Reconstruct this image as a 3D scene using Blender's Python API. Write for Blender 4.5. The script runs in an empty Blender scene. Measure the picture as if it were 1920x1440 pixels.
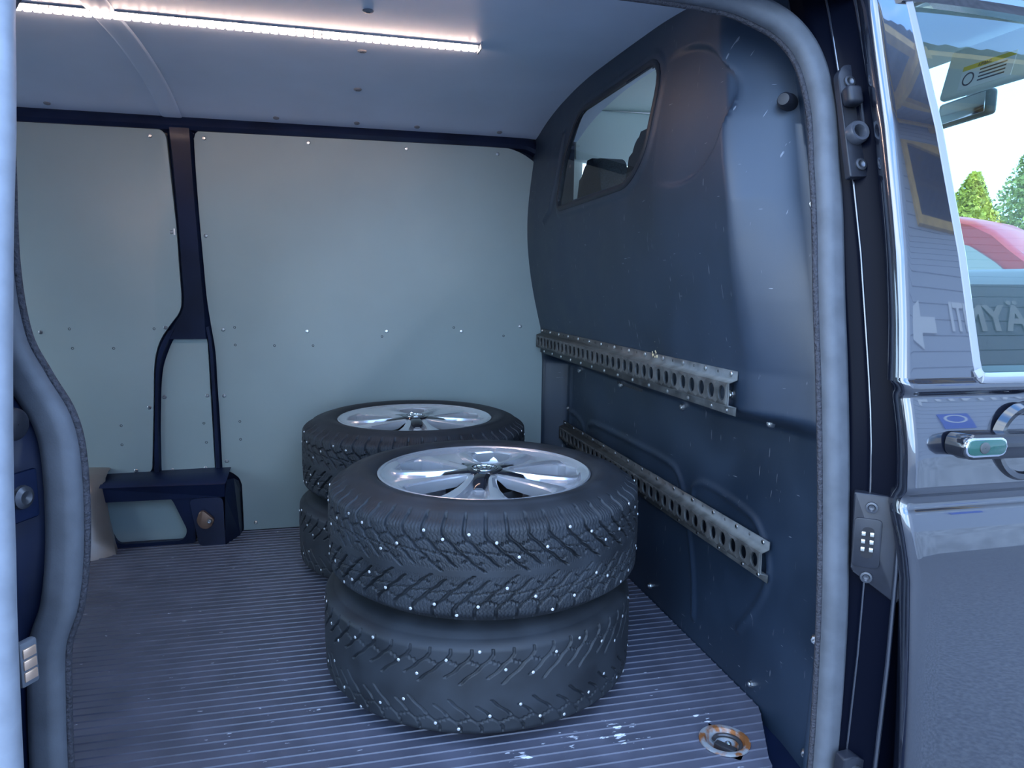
import bpy, bmesh, math, random
import numpy as np
from mathutils import Vector, Matrix

random.seed(7); rng = np.random.default_rng(7)
SC = bpy.context.scene
COL = SC.collection
PI = math.pi
R = math.radians

# ------------------------------------------------------------------ camera
# metres; x towards the front of the van, y across the van (away from the open side), z up from the load floor
cam_d = bpy.data.cameras.new('camera')
cam_d.sensor_width = 36.0
cam_d.lens = 25.58
cam_d.clip_start = 0.02
cam_d.clip_end = 500
cam = bpy.data.objects.new('camera', cam_d); COL.objects.link(cam)
YAW, PITCH, ROLL = R(14.0107), R(7.7851), R(0.7316)
fwd = Vector((math.sin(YAW)*math.cos(PITCH), math.cos(YAW)*math.cos(PITCH), -math.sin(PITCH)))
rgt = Vector((math.cos(YAW), -math.sin(YAW), 0))
upv = rgt.cross(fwd)
r2 = math.cos(ROLL)*rgt + math.sin(ROLL)*upv
u2 = -math.sin(ROLL)*rgt + math.cos(ROLL)*upv
mw = Matrix((r2, u2, -fwd)).transposed().to_4x4()
mw.translation = Vector((0, 0, 0.8429))
cam.matrix_world = mw
SC.camera = cam

# ------------------------------------------------------------------ exposure, world, sun
SC.view_settings.view_transform = 'Standard'
SC.view_settings.look = 'None'
SC.view_settings.gamma = 1.0
SC.view_settings.use_curve_mapping = False
SC.view_settings.exposure = 1.36

wd = bpy.data.worlds.new('sky'); SC.world = wd
wd.use_nodes = True
nt = wd.node_tree; nt.nodes.clear()
def wn(t, **k):
    n = nt.nodes.new(t)
    for a, b in k.items(): setattr(n, a, b)
    return n
w_out = wn('ShaderNodeOutputWorld'); w_bg = wn('ShaderNodeBackground')
w_tc = wn('ShaderNodeTexCoord'); w_sep = wn('ShaderNodeSeparateXYZ')
w_ramp = wn('ShaderNodeValToRGB'); w_noise = wn('ShaderNodeTexNoise'); w_map = wn('ShaderNodeMapping')
w_cr = wn('ShaderNodeValToRGB'); w_mix = wn('ShaderNodeMixRGB')
nt.links.new(w_tc.outputs['Generated'], w_sep.inputs[0])
nt.links.new(w_sep.outputs['Z'], w_ramp.inputs[0])
cr = w_ramp.color_ramp
cr.elements[0].position = 0.0; cr.elements[0].color = (0.44, 0.69, 1.0, 1)
cr.elements[1].position = 0.8; cr.elements[1].color = (0.15, 0.39, 0.95, 1)
nt.links.new(w_tc.outputs['Generated'], w_map.inputs[0])
w_map.inputs['Scale'].default_value = (1.0, 1.0, 2.6)
nt.links.new(w_map.outputs[0], w_noise.inputs['Vector'])
w_noise.inputs['Scale'].default_value = 2.3; w_noise.inputs['Detail'].default_value = 6
nt.links.new(w_noise.outputs['Fac'], w_cr.inputs[0])
w_cr.color_ramp.elements[0].position = 0.44; w_cr.color_ramp.elements[0].color = (0, 0, 0, 1)
w_cr.color_ramp.elements[1].position = 0.62; w_cr.color_ramp.elements[1].color = (1, 1, 1, 1)
nt.links.new(w_cr.outputs[0], w_mix.inputs['Fac'])
nt.links.new(w_ramp.outputs[0], w_mix.inputs['Color1'])
w_mix.inputs['Color2'].default_value = (0.76, 0.90, 1.08, 1)
nt.links.new(w_mix.outputs[0], w_bg.inputs['Color'])
w_bg.inputs['Strength'].default_value = 2.3
nt.links.new(w_bg.outputs[0], w_out.inputs['Surface'])

sun_d = bpy.data.lights.new('sun', 'SUN'); sun_d.energy = 2.6; sun_d.angle = R(0.6); sun_d.color = (1.0, 0.95, 0.87)
sun = bpy.data.objects.new('sun', sun_d); COL.objects.link(sun)
to_sun = Vector((0.75*math.cos(R(36)), -0.66*math.cos(R(36)), math.sin(R(36)))).normalized()
sun.rotation_euler = to_sun.to_track_quat('Z', 'Y').to_euler()
sun.location = (6, -10, 12)

# ------------------------------------------------------------------ materials
MATS = {}
def M(name, col, rough=0.5, metal=0.0, coat=0.0, var=0.0, scale=8.0, bump=0.0, bscale=None, spec=0.5, bdist=0.002, coat_rough=0.03, col2=None, lo=0.35, hi=0.65, rvar=0.0):
    if name in MATS: return MATS[name]
    m = bpy.data.materials.new(name); m.use_nodes = True
    n = m.node_tree.nodes; l = m.node_tree.links
    b = n['Principled BSDF']
    c = (*col, 1)
    b.inputs['Base Color'].default_value = c
    b.inputs['Roughness'].default_value = rough
    b.inputs['Metallic'].default_value = metal
    b.inputs['Specular IOR Level'].default_value = spec
    if coat:
        b.inputs['Coat Weight'].default_value = coat
        b.inputs['Coat Roughness'].default_value = coat_rough
    if var or bump or col2 or rvar:
        tc = n.new('ShaderNodeTexCoord')
        no = n.new('ShaderNodeTexNoise'); no.inputs['Scale'].default_value = scale; no.inputs['Detail'].default_value = 5
        l.new(tc.outputs['Object'], no.inputs['Vector'])
        if var or col2:
            rp = n.new('ShaderNodeValToRGB')
            rp.color_ramp.elements[0].position = lo; rp.color_ramp.elements[1].position = hi
            if col2:
                a0, a1 = col, col2
            else:
                a0 = tuple(max(0, x*(1-var)) for x in col); a1 = tuple(min(1, x*(1+var)) for x in col)
            rp.color_ramp.elements[0].color = (*a0, 1); rp.color_ramp.elements[1].color = (*a1, 1)
            l.new(no.outputs['Fac'], rp.inputs[0]); l.new(rp.outputs[0], b.inputs['Base Color'])
        if rvar:
            mr = n.new('ShaderNodeMapRange'); mr.inputs[1].default_value = .3; mr.inputs[2].default_value = .7
            mr.inputs[3].default_value = max(0, rough-rvar); mr.inputs[4].default_value = min(1, rough+rvar)
            l.new(no.outputs['Fac'], mr.inputs[0]); l.new(mr.outputs[0], b.inputs['Roughness'])
        if bump:
            nb = n.new('ShaderNodeTexNoise'); nb.inputs['Scale'].default_value = bscale or scale*6; nb.inputs['Detail'].default_value = 3
            l.new(tc.outputs['Object'], nb.inputs['Vector'])
            bp = n.new('ShaderNodeBump'); bp.inputs['Strength'].default_value = bump; bp.inputs['Distance'].default_value = bdist
            l.new(nb.outputs['Fac'], bp.inputs['Height']); l.new(bp.outputs[0], b.inputs['Normal'])
    MATS[name] = m
    return m
def emit(name, col, s):
    m = bpy.data.materials.new(name); m.use_nodes = True
    b = m.node_tree.nodes['Principled BSDF']
    b.inputs['Base Color'].default_value = (*col, 1)
    b.inputs['Emission Color'].default_value = (*col, 1); b.inputs['Emission Strength'].default_value = s
    MATS[name] = m
    return m
def glass(name, tint, f0=0.06):
    # thin pane, the same from both sides: reflects more at a slant (Schlick), lets the rest straight through with its tint
    m = bpy.data.materials.new(name); m.use_nodes = True
    n = m.node_tree.nodes; l = m.node_tree.links; n.remove(n['Principled BSDF'])
    tr = n.new('ShaderNodeBsdfTransparent'); tr.inputs[0].default_value = (*tint, 1)
    gl = n.new('ShaderNodeBsdfGlossy'); gl.inputs['Roughness'].default_value = 0.0
    geo = n.new('ShaderNodeNewGeometry')
    dt = n.new('ShaderNodeVectorMath'); dt.operation = 'DOT_PRODUCT'
    l.new(geo.outputs['Normal'], dt.inputs[0]); l.new(geo.outputs['Incoming'], dt.inputs[1])
    def mth(op, a, b=None):
        k = n.new('ShaderNodeMath'); k.operation = op
        for i_, v in enumerate((a, b)):
            if v is None: continue
            if isinstance(v, (int, float)): k.inputs[i_].default_value = v
            else: l.new(v, k.inputs[i_])
        return k.outputs[0]
    c = mth('ABSOLUTE', dt.outputs['Value']); p5 = mth('POWER', mth('SUBTRACT', 1.0, c), 5.0)
    F_ = mth('ADD', mth('MULTIPLY', p5, 1-f0), f0)
    mx = n.new('ShaderNodeMixShader')
    l.new(F_, mx.inputs[0]); l.new(tr.outputs[0], mx.inputs[1]); l.new(gl.outputs[0], mx.inputs[2])
    l.new(mx.outputs[0], n['Material Output'].inputs['Surface'])
    MATS[name] = m
    return m

paint = M('black_paint', (0.006, 0.008, 0.016), 0.22, coat=1.0, spec=0.9, coat_rough=0.02)
paint.node_tree.nodes['Principled BSDF'].inputs['Coat IOR'].default_value = 2.05
body = M('body_inner_paint', (0.006, 0.012, 0.038), 0.40, coat=0.08, coat_rough=0.1, spec=.25, var=.3, scale=6)
jamb = M('jamb_paint', (0.002, 0.003, 0.008), 0.30, spec=.07)
flat_black = M('flat_black_plastic', (0.012, 0.014, 0.022), 0.45, var=.2, scale=40, bump=.15, bscale=700, bdist=.0005)
seal_m = M('seal_rubber', (0.092, 0.101, 0.118), 0.62, var=.14, scale=25, bump=.25, bscale=420, bdist=.0006)
panel_m = M('grey_board', (0.285, 0.36, 0.365), 0.42, var=.05, scale=3, bump=.05, bscale=160, bdist=.0006)
head_m = M('grey_headliner', (0.57, 0.65, 0.78), 0.45, var=.04, scale=4, bump=.05, bscale=200, bdist=.0005)
zinc = M('zinc_steel', (0.115, 0.12, 0.12), 0.60, metal=.5, var=.3, scale=30, rvar=.12)
steel = M('screw_steel', (0.62, 0.64, 0.66), 0.28, metal=1.0)
chrome = M('bright_metal', (0.75, 0.77, 0.8), 0.12, metal=1.0)
alu = M('aluminium', (0.55, 0.56, 0.58), 0.35, metal=.9)
silver = M('silver_wheel_paint', (0.78, 0.80, 0.83), 0.26, metal=.72, coat=.6, coat_rough=.08)
gloss_black = M('gloss_black', (0.012, 0.013, 0.018), 0.12, coat=.8)
asphalt_m = M('asphalt', (0.12, 0.125, 0.14), 0.85, col2=(0.27, 0.275, 0.29), scale=55, lo=.35, hi=.72, bump=.6, bscale=120, bdist=.01)
rust_m = M('rusty_zinc', (0.34, 0.36, 0.38), 0.55, metal=.4, col2=(0.30, 0.11, 0.035), scale=38, lo=.44, hi=.56, bump=.3, bscale=220)
taupe = M('taupe_metal', (0.27, 0.245, 0.225), 0.34, metal=.35, var=.1, scale=10)
red_paint = M('red_paint', (0.30, 0.004, 0.008), 0.4, coat=.15)
wood = M('yellow_timber', (0.78, 0.50, 0.14), 0.6, var=.15, scale=9)
conc = M('concrete', (0.55, 0.56, 0.58), 0.85, var=.2, scale=5, bump=.2, bscale=60)
corr = M('corrugated_sheet', (0.36, 0.37, 0.42), 0.5, metal=.2, var=.08)
white_p = M('white_print', (0.93, 0.93, 0.93), 0.5)
blue_p = M('blue_print', (0.03, 0.12, 0.62), 0.5)
fabric = M('charcoal_fabric', (0.035, 0.04, 0.05), 0.9, var=.3, scale=200)
trim_grey = M('light_grey_trim', (0.84, 0.88, 0.82), 0.7)
glass_m = glass('tinted_glass', (0.62, 0.76, 0.74), 0.10)
glass_p = glass('partition_glass', (0.93, 0.96, 0.93), 0.03)

# ------------------------------------------------------------------ helpers
def tag(o, label=None, cat=None, group=None, kind=None):
    if label: o['label'] = label
    if cat: o['category'] = cat
    if group: o['group'] = group
    if kind: o['kind'] = kind
    return o
def link(name, me, mat=None, parent=None, smooth=None):
    if mat is not None and not me.materials: me.materials.append(mat)
    if smooth is not None:
        me.shade_smooth()
        if smooth < 179: me.set_sharp_from_angle(angle=R(smooth))
    o = bpy.data.objects.new(name, me); COL.objects.link(o)
    if parent is not None: o.parent = parent
    return o
def obj(name, V, F, mat, parent=None, smooth=None):
    me = bpy.data.meshes.new(name); me.from_pydata([tuple(v) for v in V], [], F); me.update()
    return link(name, me, mat, parent, smooth)
def from_bm(name, bm, mat, parent=None, smooth=None):
    bmesh.ops.recalc_face_normals(bm, faces=bm.faces[:])
    me = bpy.data.meshes.new(name); bm.to_mesh(me); bm.free()
    return link(name, me, mat, parent, smooth)
def empty(name, loc=(0, 0, 0), rotz=0.0):
    o = bpy.data.objects.new(name, None); COL.objects.link(o)
    o.empty_display_size = .05
    o.location = loc; o.rotation_euler = (0, 0, rotz)
    return o
def add_box(bm, x0, x1, y0, y1, z0, z1, bevel=0.0, seg=2, mtx=None):
    vs = [bm.verts.new(v) for v in [(x0,y0,z0),(x1,y0,z0),(x1,y1,z0),(x0,y1,z0),(x0,y0,z1),(x1,y0,z1),(x1,y1,z1),(x0,y1,z1)]]
    fs = [bm.faces.new([vs[i] for i in f]) for f in [(0,3,2,1),(4,5,6,7),(0,1,5,4),(1,2,6,5),(2,3,7,6),(3,0,4,7)]]
    if bevel:
        es = list({e for f in fs for e in f.edges})
        r = bmesh.ops.bevel(bm, geom=es, offset=bevel, segments=seg, affect='EDGES', profile=.5)
        vs = list({v for f in r['faces'] for v in f.verts} | {v for v in vs if v.is_valid})
    if mtx is not None: bmesh.ops.transform(bm, matrix=mtx, verts=vs)
def box(name, x0, x1, y0, y1, z0, z1, mat, parent=None, bevel=0.0, seg=2):
    bm = bmesh.new(); add_box(bm, x0, x1, y0, y1, z0, z1, bevel, seg)
    return from_bm(name, bm, mat, parent, 40 if bevel else None)
def lathe_vf(prof, n=32, axis='z', c=(0, 0, 0), close=False):
    V = []; F = []
    for r, h in prof:
        for i in range(n):
            a = 2*PI*i/n; p = (r*math.cos(a), r*math.sin(a), h)
            if axis == 'y': p = (p[0], p[2], p[1])
            elif axis == 'x': p = (p[2], p[0], p[1])
            V.append((p[0]+c[0], p[1]+c[1], p[2]+c[2]))
    m = len(prof)
    for j in range(m-1 if not close else m):
        k = (j+1) % m
        for i in range(n):
            i2 = (i+1) % n
            F.append((j*n+i, j*n+i2, k*n+i2, k*n+i))
    return V, F
def lathe(name, prof, mat, parent=None, n=32, axis='z', c=(0, 0, 0), smooth=40, close=False):
    V, F = lathe_vf(prof, n, axis, c, close)
    bm = bmesh.new(); bv = [bm.verts.new(v) for v in V]
    for f in F:
        try: bm.faces.new([bv[i] for i in f])
        except ValueError: pass
    bmesh.ops.remove_doubles(bm, verts=bm.verts[:], dist=1e-6)
    return from_bm(name, bm, mat, parent, smooth)
def smooth_path(P, n=6):
    # Catmull-Rom through the points
    P = [Vector(p) for p in P]; out = []
    for i in range(len(P)-1):
        p0 = P[max(i-1, 0)]; p1 = P[i]; p2 = P[i+1]; p3 = P[min(i+2, len(P)-1)]
        for k in range(n):
            t = k/n
            out.append(0.5*((2*p1)+(p2-p0)*t+(2*p0-5*p1+4*p2-p3)*t*t+(3*p1-p0-3*p2+p3)*t**3))
    out.append(P[-1]); return out
def sweep(name, path, section, mat, parent=None, up=Vector((0, 1, 0)), smooth=50, cap=True):
    # section: list of (a, b): a along side = tangent x up, b along up
    V = []; F = []; n = len(section); m = len(path)
    for i, p in enumerate(path):
        t = (path[min(i+1, m-1)] - path[max(i-1, 0)]).normalized()
        s = t.cross(up).normalized(); u = s.cross(t).normalized()
        for a, b in section: V.append(p + s*a + u*b)
    for i in range(m-1):
        for k in range(n):
            k2 = (k+1) % n
            F.append((i*n+k, i*n+k2, (i+1)*n+k2, (i+1)*n+k))
    if cap: F.append(tuple(range(n-1, -1, -1))); F.append(tuple((m-1)*n+k for k in range(n)))
    return obj(name, V, F, mat, parent, smooth)
def circ(r, n=10, sx=1, sy=1): return [(r*sx*math.cos(2*PI*k/n), r*sy*math.sin(2*PI*k/n)) for k in range(n)]
def rounded(pts, rad, n=5):
    # fillet the corners of a closed 2D polygon; rad may be a number or a list
    out = []; m = len(pts)
    for i in range(m):
        p = Vector(pts[i]); a = Vector(pts[i-1]); b = Vector(pts[(i+1) % m])
        r = rad[i] if hasattr(rad, '__len__') else rad
        if r <= 0: out.append(tuple(p)); continue
        d1 = (a-p); d2 = (b-p); l = min(r, d1.length*.49, d2.length*.49)
        q1 = p+d1.normalized()*l; q2 = p+d2.normalized()*l
        for k in range(n+1):
            t = k/n
            out.append(tuple(q1*(1-t)**2 + p*2*t*(1-t) + q2*t*t))
    return out
def plate(name, pts, y0, y1, mat, parent=None, plane='y', bevel=0.0, smooth=30):
    # closed 2D outline extruded between two depths; plane 'y': pts=(x,z); 'x': pts=(y,z); 'z': pts=(x,y)
    def mp(p, d):
        return (p[0], d, p[1]) if plane == 'y' else (d, p[0], p[1]) if plane == 'x' else (p[0], p[1], d)
    bm = bmesh.new()
    a = [bm.verts.new(mp(p, y0)) for p in pts]; b = [bm.verts.new(mp(p, y1)) for p in pts]
    f0 = bm.faces.new(a); f1 = bm.faces.new(b[::-1])
    n = len(pts)
    for i in range(n): bm.faces.new((a[i], b[i], b[(i+1) % n], a[(i+1) % n]))
    if bevel:
        bmesh.ops.bevel(bm, geom=list(f0.edges), offset=bevel, segments=2, affect='EDGES', profile=.5)
    return from_bm(name, bm, mat, parent, smooth)
def ring_plate(name, outer, inner, y0, y1, mat, parent=None, plane='y', smooth=30):
    # frame between two outlines that have the same number of points
    def mp(p, d):
        return (p[0], d, p[1]) if plane == 'y' else (d, p[0], p[1]) if plane == 'x' else (p[0], p[1], d)
    n = len(outer); V = [mp(p, y0) for p in outer]+[mp(p, y0) for p in inner]+[mp(p, y1) for p in outer]+[mp(p, y1) for p in inner]
    F = []
    for i in range(n):
        j = (i+1) % n
        F += [(i, j, n+j, n+i), (2*n+j, 2*n+i, 3*n+i, 3*n+j), (i, 2*n+i, 2*n+j, j), (n+j, 3*n+j, 3*n+i, n+i)]
    bm = bmesh.new(); bv = [bm.verts.new(v) for v in V]
    for f in F: bm.faces.new([bv[i] for i in f])
    return from_bm(name, bm, mat, parent, smooth)
def strip3(name, rows, mat, parent=None, smooth=35):
    # rows: list of equal-length point lists, skinned
    n = len(rows[0]); V = [v for r_ in rows for v in r_]; F = []
    for j in range(len(rows)-1):
        for i in range(n-1): F.append((j*n+i, j*n+i+1, (j+1)*n+i+1, (j+1)*n+i))
    return obj(name, V, F, mat, parent, smooth)
def sstep(a, b, x):
    t = np.clip((x-a)/(b-a), 0, 1); return t*t*(3-2*t)

# a pan-head screw, a hex bolt and a rivet, each made once and shared
def head_mesh(name, r, h, mat, n=10, recess=True):
    prof = [(0.0, h*.55)] if recess else [(0.0, h)]
    if recess: prof += [(r*.35, h*.55), (r*.4, h)]
    prof += [(r*.7, h*.95), (r*.95, h*.5), (r, 0)]
    V, F = lathe_vf(prof[1:], n); V.append((0, 0, prof[0][1])); k = len(V)-1
    F = F+[(k, (i+1) % n, i) for i in range(n)]
    me = bpy.data.meshes.new(name); me.from_pydata(V, [], F); me.update()
    bm = bmesh.new(); bm.from_mesh(me); bmesh.ops.recalc_face_normals(bm, faces=bm.faces[:]); bm.to_mesh(me); bm.free()
    me.materials.append(mat); me.shade_smooth(); me.set_sharp_from_angle(angle=R(35))
    return me
screw_me = head_mesh('screw', .0058, .0030, steel, 10)
rivet_me = head_mesh('rivet', .0052, .0026, steel, 8, recess=False)
bolt_me = head_mesh('bolt', .0095, .0075, steel, 8)
clip_me = head_mesh('clip', .012, .004, M('clip_grey', (.20, .21, .235), .5), 12)
def fastener(me, name, loc, normal, parent, s=1.0):
    o = bpy.data.objects.new(name, me); COL.objects.link(o); o.parent = parent
    o.location = loc; o.rotation_euler = Vector(normal).to_track_quat('Z', 'Y').to_euler(); o.scale = (s, s, s)
    return o

# ================================================================== THE SETTING: ground and load space
GZ = -0.56
g = obj('floor_outside', [(-40,-40,GZ),(60,-40,GZ),(60,70,GZ),(-40,70,GZ)], [(0,1,2,3)], asphalt_m)
tag(g, 'dark asphalt yard around the van', 'ground', kind='structure')

# ---- load floor: ribbed rubber mat, ribs run along the van
mat_m = M('ribbed_rubber', (0.082, 0.086, 0.118), 0.46, spec=.7, var=.15, scale=12, bump=.12, bscale=350, bdist=.0006, rvar=.08)
def add_scuffs(m, spots, col=(.55, .57, .62)):
    n = m.node_tree.nodes; l = m.node_tree.links; b = n['Principled BSDF']
    geo = n.new('ShaderNodeNewGeometry'); acc = None
    for (c, rad) in spots:
        d = n.new('ShaderNodeVectorMath'); d.operation = 'DISTANCE'; d.inputs[1].default_value = c
        l.new(geo.outputs['Position'], d.inputs[0])
        mr = n.new('ShaderNodeMapRange'); mr.inputs[1].default_value = 0; mr.inputs[2].default_value = rad; mr.inputs[3].default_value = .16; mr.inputs[4].default_value = 0
        l.new(d.outputs['Value'], mr.inputs[0])
        if acc is None: acc = mr.outputs[0]
        else:
            mx = n.new('ShaderNodeMath'); mx.operation = 'MAXIMUM'; l.new(acc, mx.inputs[0]); l.new(mr.outputs[0], mx.inputs[1]); acc = mx.outputs[0]
    no = n.new('ShaderNodeTexNoise'); no.inputs['Scale'].default_value = 120; no.inputs['Detail'].default_value = 4
    mp = n.new('ShaderNodeMapping'); mp.inputs['Scale'].default_value = (.35, 1, 1)
    l.new(geo.outputs['Position'], mp.inputs[0]); l.new(mp.outputs[0], no.inputs['Vector'])
    ad = n.new('ShaderNodeMath'); ad.operation = 'ADD'; l.new(no.outputs['Fac'], ad.inputs[0]); l.new(acc, ad.inputs[1])
    gt = n.new('ShaderNodeMapRange'); gt.inputs[1].default_value = .715; gt.inputs[2].default_value = .735; l.new(ad.outputs[0], gt.inputs[0])
    old = b.inputs['Base Color'].links[0].from_socket
    mc = n.new('ShaderNodeMixRGB'); l.new(gt.outputs[0], mc.inputs[0]); l.new(old, mc.inputs[1]); mc.inputs[2].default_value = (*col, 1)
    l.new(mc.outputs[0], b.inputs['Base Color'])
add_scuffs(mat_m, [((.43, 1.20, 0), .05), ((.52, 1.20, 0), .07), ((.32, 1.17, 0), .05), ((.70, 1.20, 0), .05), ((.10, 1.25, 0), .012), ((-.05, 1.40, 0), .03), ((-.10, 1.30, 0), .025), ((-.30,1.27,0),.012)])
TIE = (0.701, 1.127)
def floor_right(y): return np.interp(y, [1.04, 1.06, 1.205, 1.22, 2.6], [.748, .752, .826, .829, .829])
rows = []
y = 1.046
while y < 2.552:
    for dy, z in ((0, -.0022), (.0195, -.0022), (.0207, .0), (.0232, .0), (.0243, -.0022)):
        rows.append((y+dy, z))
    y += .0244
V = []; F = []
for (yy, z) in rows:
    c = math.sqrt(max(0, .042**2-(yy-TIE[1])**2))
    V += [(-1.8, yy, z), (TIE[0]-c, yy, z), (TIE[0]+c, yy, z), (float(floor_right(yy)), yy, z)]
for i in range(len(rows)-1):
    a = 4*i; b = a+4
    F += [(a, a+1, b+1, b), (a+2, a+3, b+3, b+2)]
k = len(V); yv = rows[0][0]
V += [(-1.8, yv, -.02), (float(floor_right(yv)), yv, -.02)]; F.append((0, k, k+1, 3))
fl = tag(obj('floor', V, F, mat_m), kind='structure', label='dark ribbed rubber load floor mat')
# painted metal floor under the mat and its entry step
metal_floor = obj('metal_floor', [(-1.85,1.02,-.03),(.90,1.02,-.03),(.90,2.6,-.03),(-1.85,2.6,-.03),(-1.85,1.02,-.30),(.90,1.02,-.30)], [(0,1,2,3),(0,4,5,1)], body, fl)
box('sill_plate', -.30, .745, 1.026, 1.050, -.020, -.004, alu, fl, .003)

# ---- far side wall: skin, three grey boards, dark body frame
YW = 2.54
wall_b = tag(box('wall_back', -1.85, .86, 2.565, 2.60, -.56, 1.5, body), kind='structure', label='far side wall of the load space')
pl_r = [(-.487,1.330),(-.486,1.308),(-.479,1.215),(-.470,1.019),(-.467,.886),(-.465,.784),(-.473,.742),(-.497,.707),(-.526,.665),(-.545,.622),(-.556,.562),(-.564,.440),(-.575,.281),(-.579,.228)]
pr_r = [(-.406,1.330),(-.406,1.300),(-.404,1.170),(-.399,1.022),(-.393,.887),(-.388,.785),(-.379,.699),(-.369,.612),(-.367,.506),(-.364,.362),(-.363,.217)]
def cr2(P, n=5): return [(v.x, v.y) for v in smooth_path([(a, b, 0) for a, b in P], n)]
# boards
left_board = [(-1.80,.10),(-1.80,1.303)]+rounded([(-1.8,1.303),(-.4875,1.308),(-.470,1.019)], [0,.03,0])[1:]+cr2(pl_r[3:])+[(-.59,.213),(-.70,.213),(-.70,.10)]
plate('board', left_board, 2.540, 2.566, panel_m, wall_b, bevel=.002)
right_board = rounded([(-.406,1.311),(.64,1.314),(.752,1.235),(.752,.0),(-.303,.0),(-.303,.19),(-.363,.217)], [.03,.16,.06,0,0,.03,0])+cr2(pr_r[::-1])[1:-6]
plate('board', right_board, 2.540, 2.566, panel_m, wall_b, bevel=.002)
fork_in = rounded([(-.482,.673),(-.393,.673),(-.387,.209),(-.552,.209),(-.547,.369),(-.538,.509),(-.528,.575),(-.500,.645)], [.03,.035,.012,.02,.03,.03,.03,.02])
plate('board', fork_in, 2.545, 2.566, panel_m, wall_b)
plate('board', [(-.71,.0),(-.45,.0),(-.45,.175),(-.71,.175)], 2.500, 2.52, panel_m, wall_b)
# central pillar with its fork: raised pressing
def ribbon(name, L, Rr, n=24, depth=(2.552, 2.532), edge=.14):
    L = cr2(L); Rr = cr2(Rr)
    def resample(P, n):
        P = np.array(P); s = np.r_[0, np.cumsum(np.hypot(*np.diff(P, axis=0).T))]; t = np.linspace(0, s[-1], n)
        return np.stack([np.interp(t, s, P[:, 0]), np.interp(t, s, P[:, 1])], 1)
    A = resample(L, n); B = resample(Rr, n); rows = []
    for f, d in ((0, depth[0]), (edge*.45, depth[0]-.004), (edge, depth[1]), (1-edge, depth[1]), (1-edge*.45, depth[0]-.004), (1, depth[0])):
        rows.append([(a[0]*(1-f)+b[0]*f, d, a[1]*(1-f)+b[1]*f) for a, b in zip(A, B)])
    return strip3(name, rows, body, wall_b, 40)
fork_l = [(-.500,.660),(-.520,.605),(-.533,.556),(-.541,.509),(-.547,.369),(-.551,.226),(-.552,.205)]
fork_r = [(-.393,.660),(-.390,.541),(-.388,.381),(-.387,.205)]
ribbon('pillar', pl_r[:9]+[(-.530,.655)], pr_r[:7]+[(-.374,.655)])
ribbon('pillar_leg', [(-.515,.680),(-.526,.665),(-.545,.622),(-.556,.562),(-.564,.440),(-.575,.281),(-.582,.205)], [(-.478,.690),(-.492,.659),(-.512,.620),(-.533,.556),(-.541,.48),(-.547,.340),(-.545,.200)], depth=(2.552, 2.530), edge=.3)
ribbon('pillar_leg', [(-.400,.690),(-.393,.640),(-.390,.541),(-.388,.381),(-.390,.200)], [(-.379,.699),(-.369,.612),(-.367,.506),(-.364,.362),(-.360,.200)], depth=(2.552, 2.530), edge=.3)
for xx in (-.564, -.376):
    o = lathe('weld_collar', [(.022,0),(.020,.006),(.016,.008)], body, wall_b, 14, c=(xx, 2.536, .212))
# cant rail between boards and headliner
railp = [(-1.8,1.320),(-.45,1.326),(.2,1.330),(.60,1.330),(.70,1.318),(.762,1.270),(.79,1.20)]
rp = smooth_path([(a, 2.545, b) for a, b in railp], 6)
sweep('cant_rail', rp, [(-.024,.012),(-.018,-.010),(-.006,-.016),(.010,-.012),(.026,.000),(.030,.014)], body, wall_b, up=Vector((0,1,0)), smooth=40)
# wheel housing frame with its window, and the box at its right
outer = rounded([(-.76,.217),(-.40,.222),(-.322,.218),(-.305,.16),(-.307,.0),(-.76,.0)], [0,.02,.05,.03,0,0], 4)
top = [(-.76,2.445,.200),(-.345,2.430,.203)]
bm = bmesh.new()
sec = [((-.76,2.550,.219),(-.335,2.550,.224)),((-.76,2.50,.216),(-.335,2.50,.221)),((-.76,2.452,.208),(-.335,2.428,.209)),((-.76,2.444,.198),(-.340,2.418,.198))]
for (a, b), (c, d) in zip(sec[:-1], sec[1:]):
    bm.faces.new([bm.verts.new(v) for v in (a, b, d, c)])
bmesh.ops.remove_doubles(bm, verts=bm.verts[:], dist=1e-5)
from_bm('wheel_housing_top', bm, body, wall_b, 50)
hole = rounded([(-.700,.165),(-.535,.168),(-.505,.150),(-.462,.040),(-.478,.010),(-.668,.010),(-.690,.060),(-.700,.13)], [.04,.02,.03,.03,.02,.02,.0,.0], 4)
def radial_match(inner, box_):
    # project every point of the inner outline outwards onto a rectangle
    cx = sum(p[0] for p in inner)/len(inner); cy = sum(p[1] for p in inner)/len(inner); out = []
    for p in inner:
        dx, dy = p[0]-cx, p[1]-cy
        ts = []
        if dx > 0: ts.append((box_[1]-cx)/dx)
        if dx < 0: ts.append((box_[0]-cx)/dx)
        if dy > 0: ts.append((box_[3]-cy)/dy)
        if dy < 0: ts.append((box_[2]-cy)/dy)
        t = min(ts); out.append((cx+dx*t, cy+dy*t))
    return out
ring_plate('wheel_housing_frame', radial_match(hole, (-.76,-.44,-.002,.206)), hole, 2.448, 2.462, body, wall_b)
bm = bmesh.new()
pts = rounded([(-.452,.150),(-.350,.153),(-.345,.0),(-.405,-.002),(-.424,.004)], [.02,.02,0,.01,.01], 3)
a = [bm.verts.new((p[0], 2.412+(.02 if p[1] > .1 else 0), p[1])) for p in pts]; b = [bm.verts.new((p[0]-.006, 2.46, p[1])) for p in pts]
bm.faces.new(a)
for i in range(len(pts)): bm.faces.new((a[i], b[i], b[(i+1) % len(pts)], a[(i+1) % len(pts)]))
from_bm('anchor_box', bm, body, wall_b, 25)
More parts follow.
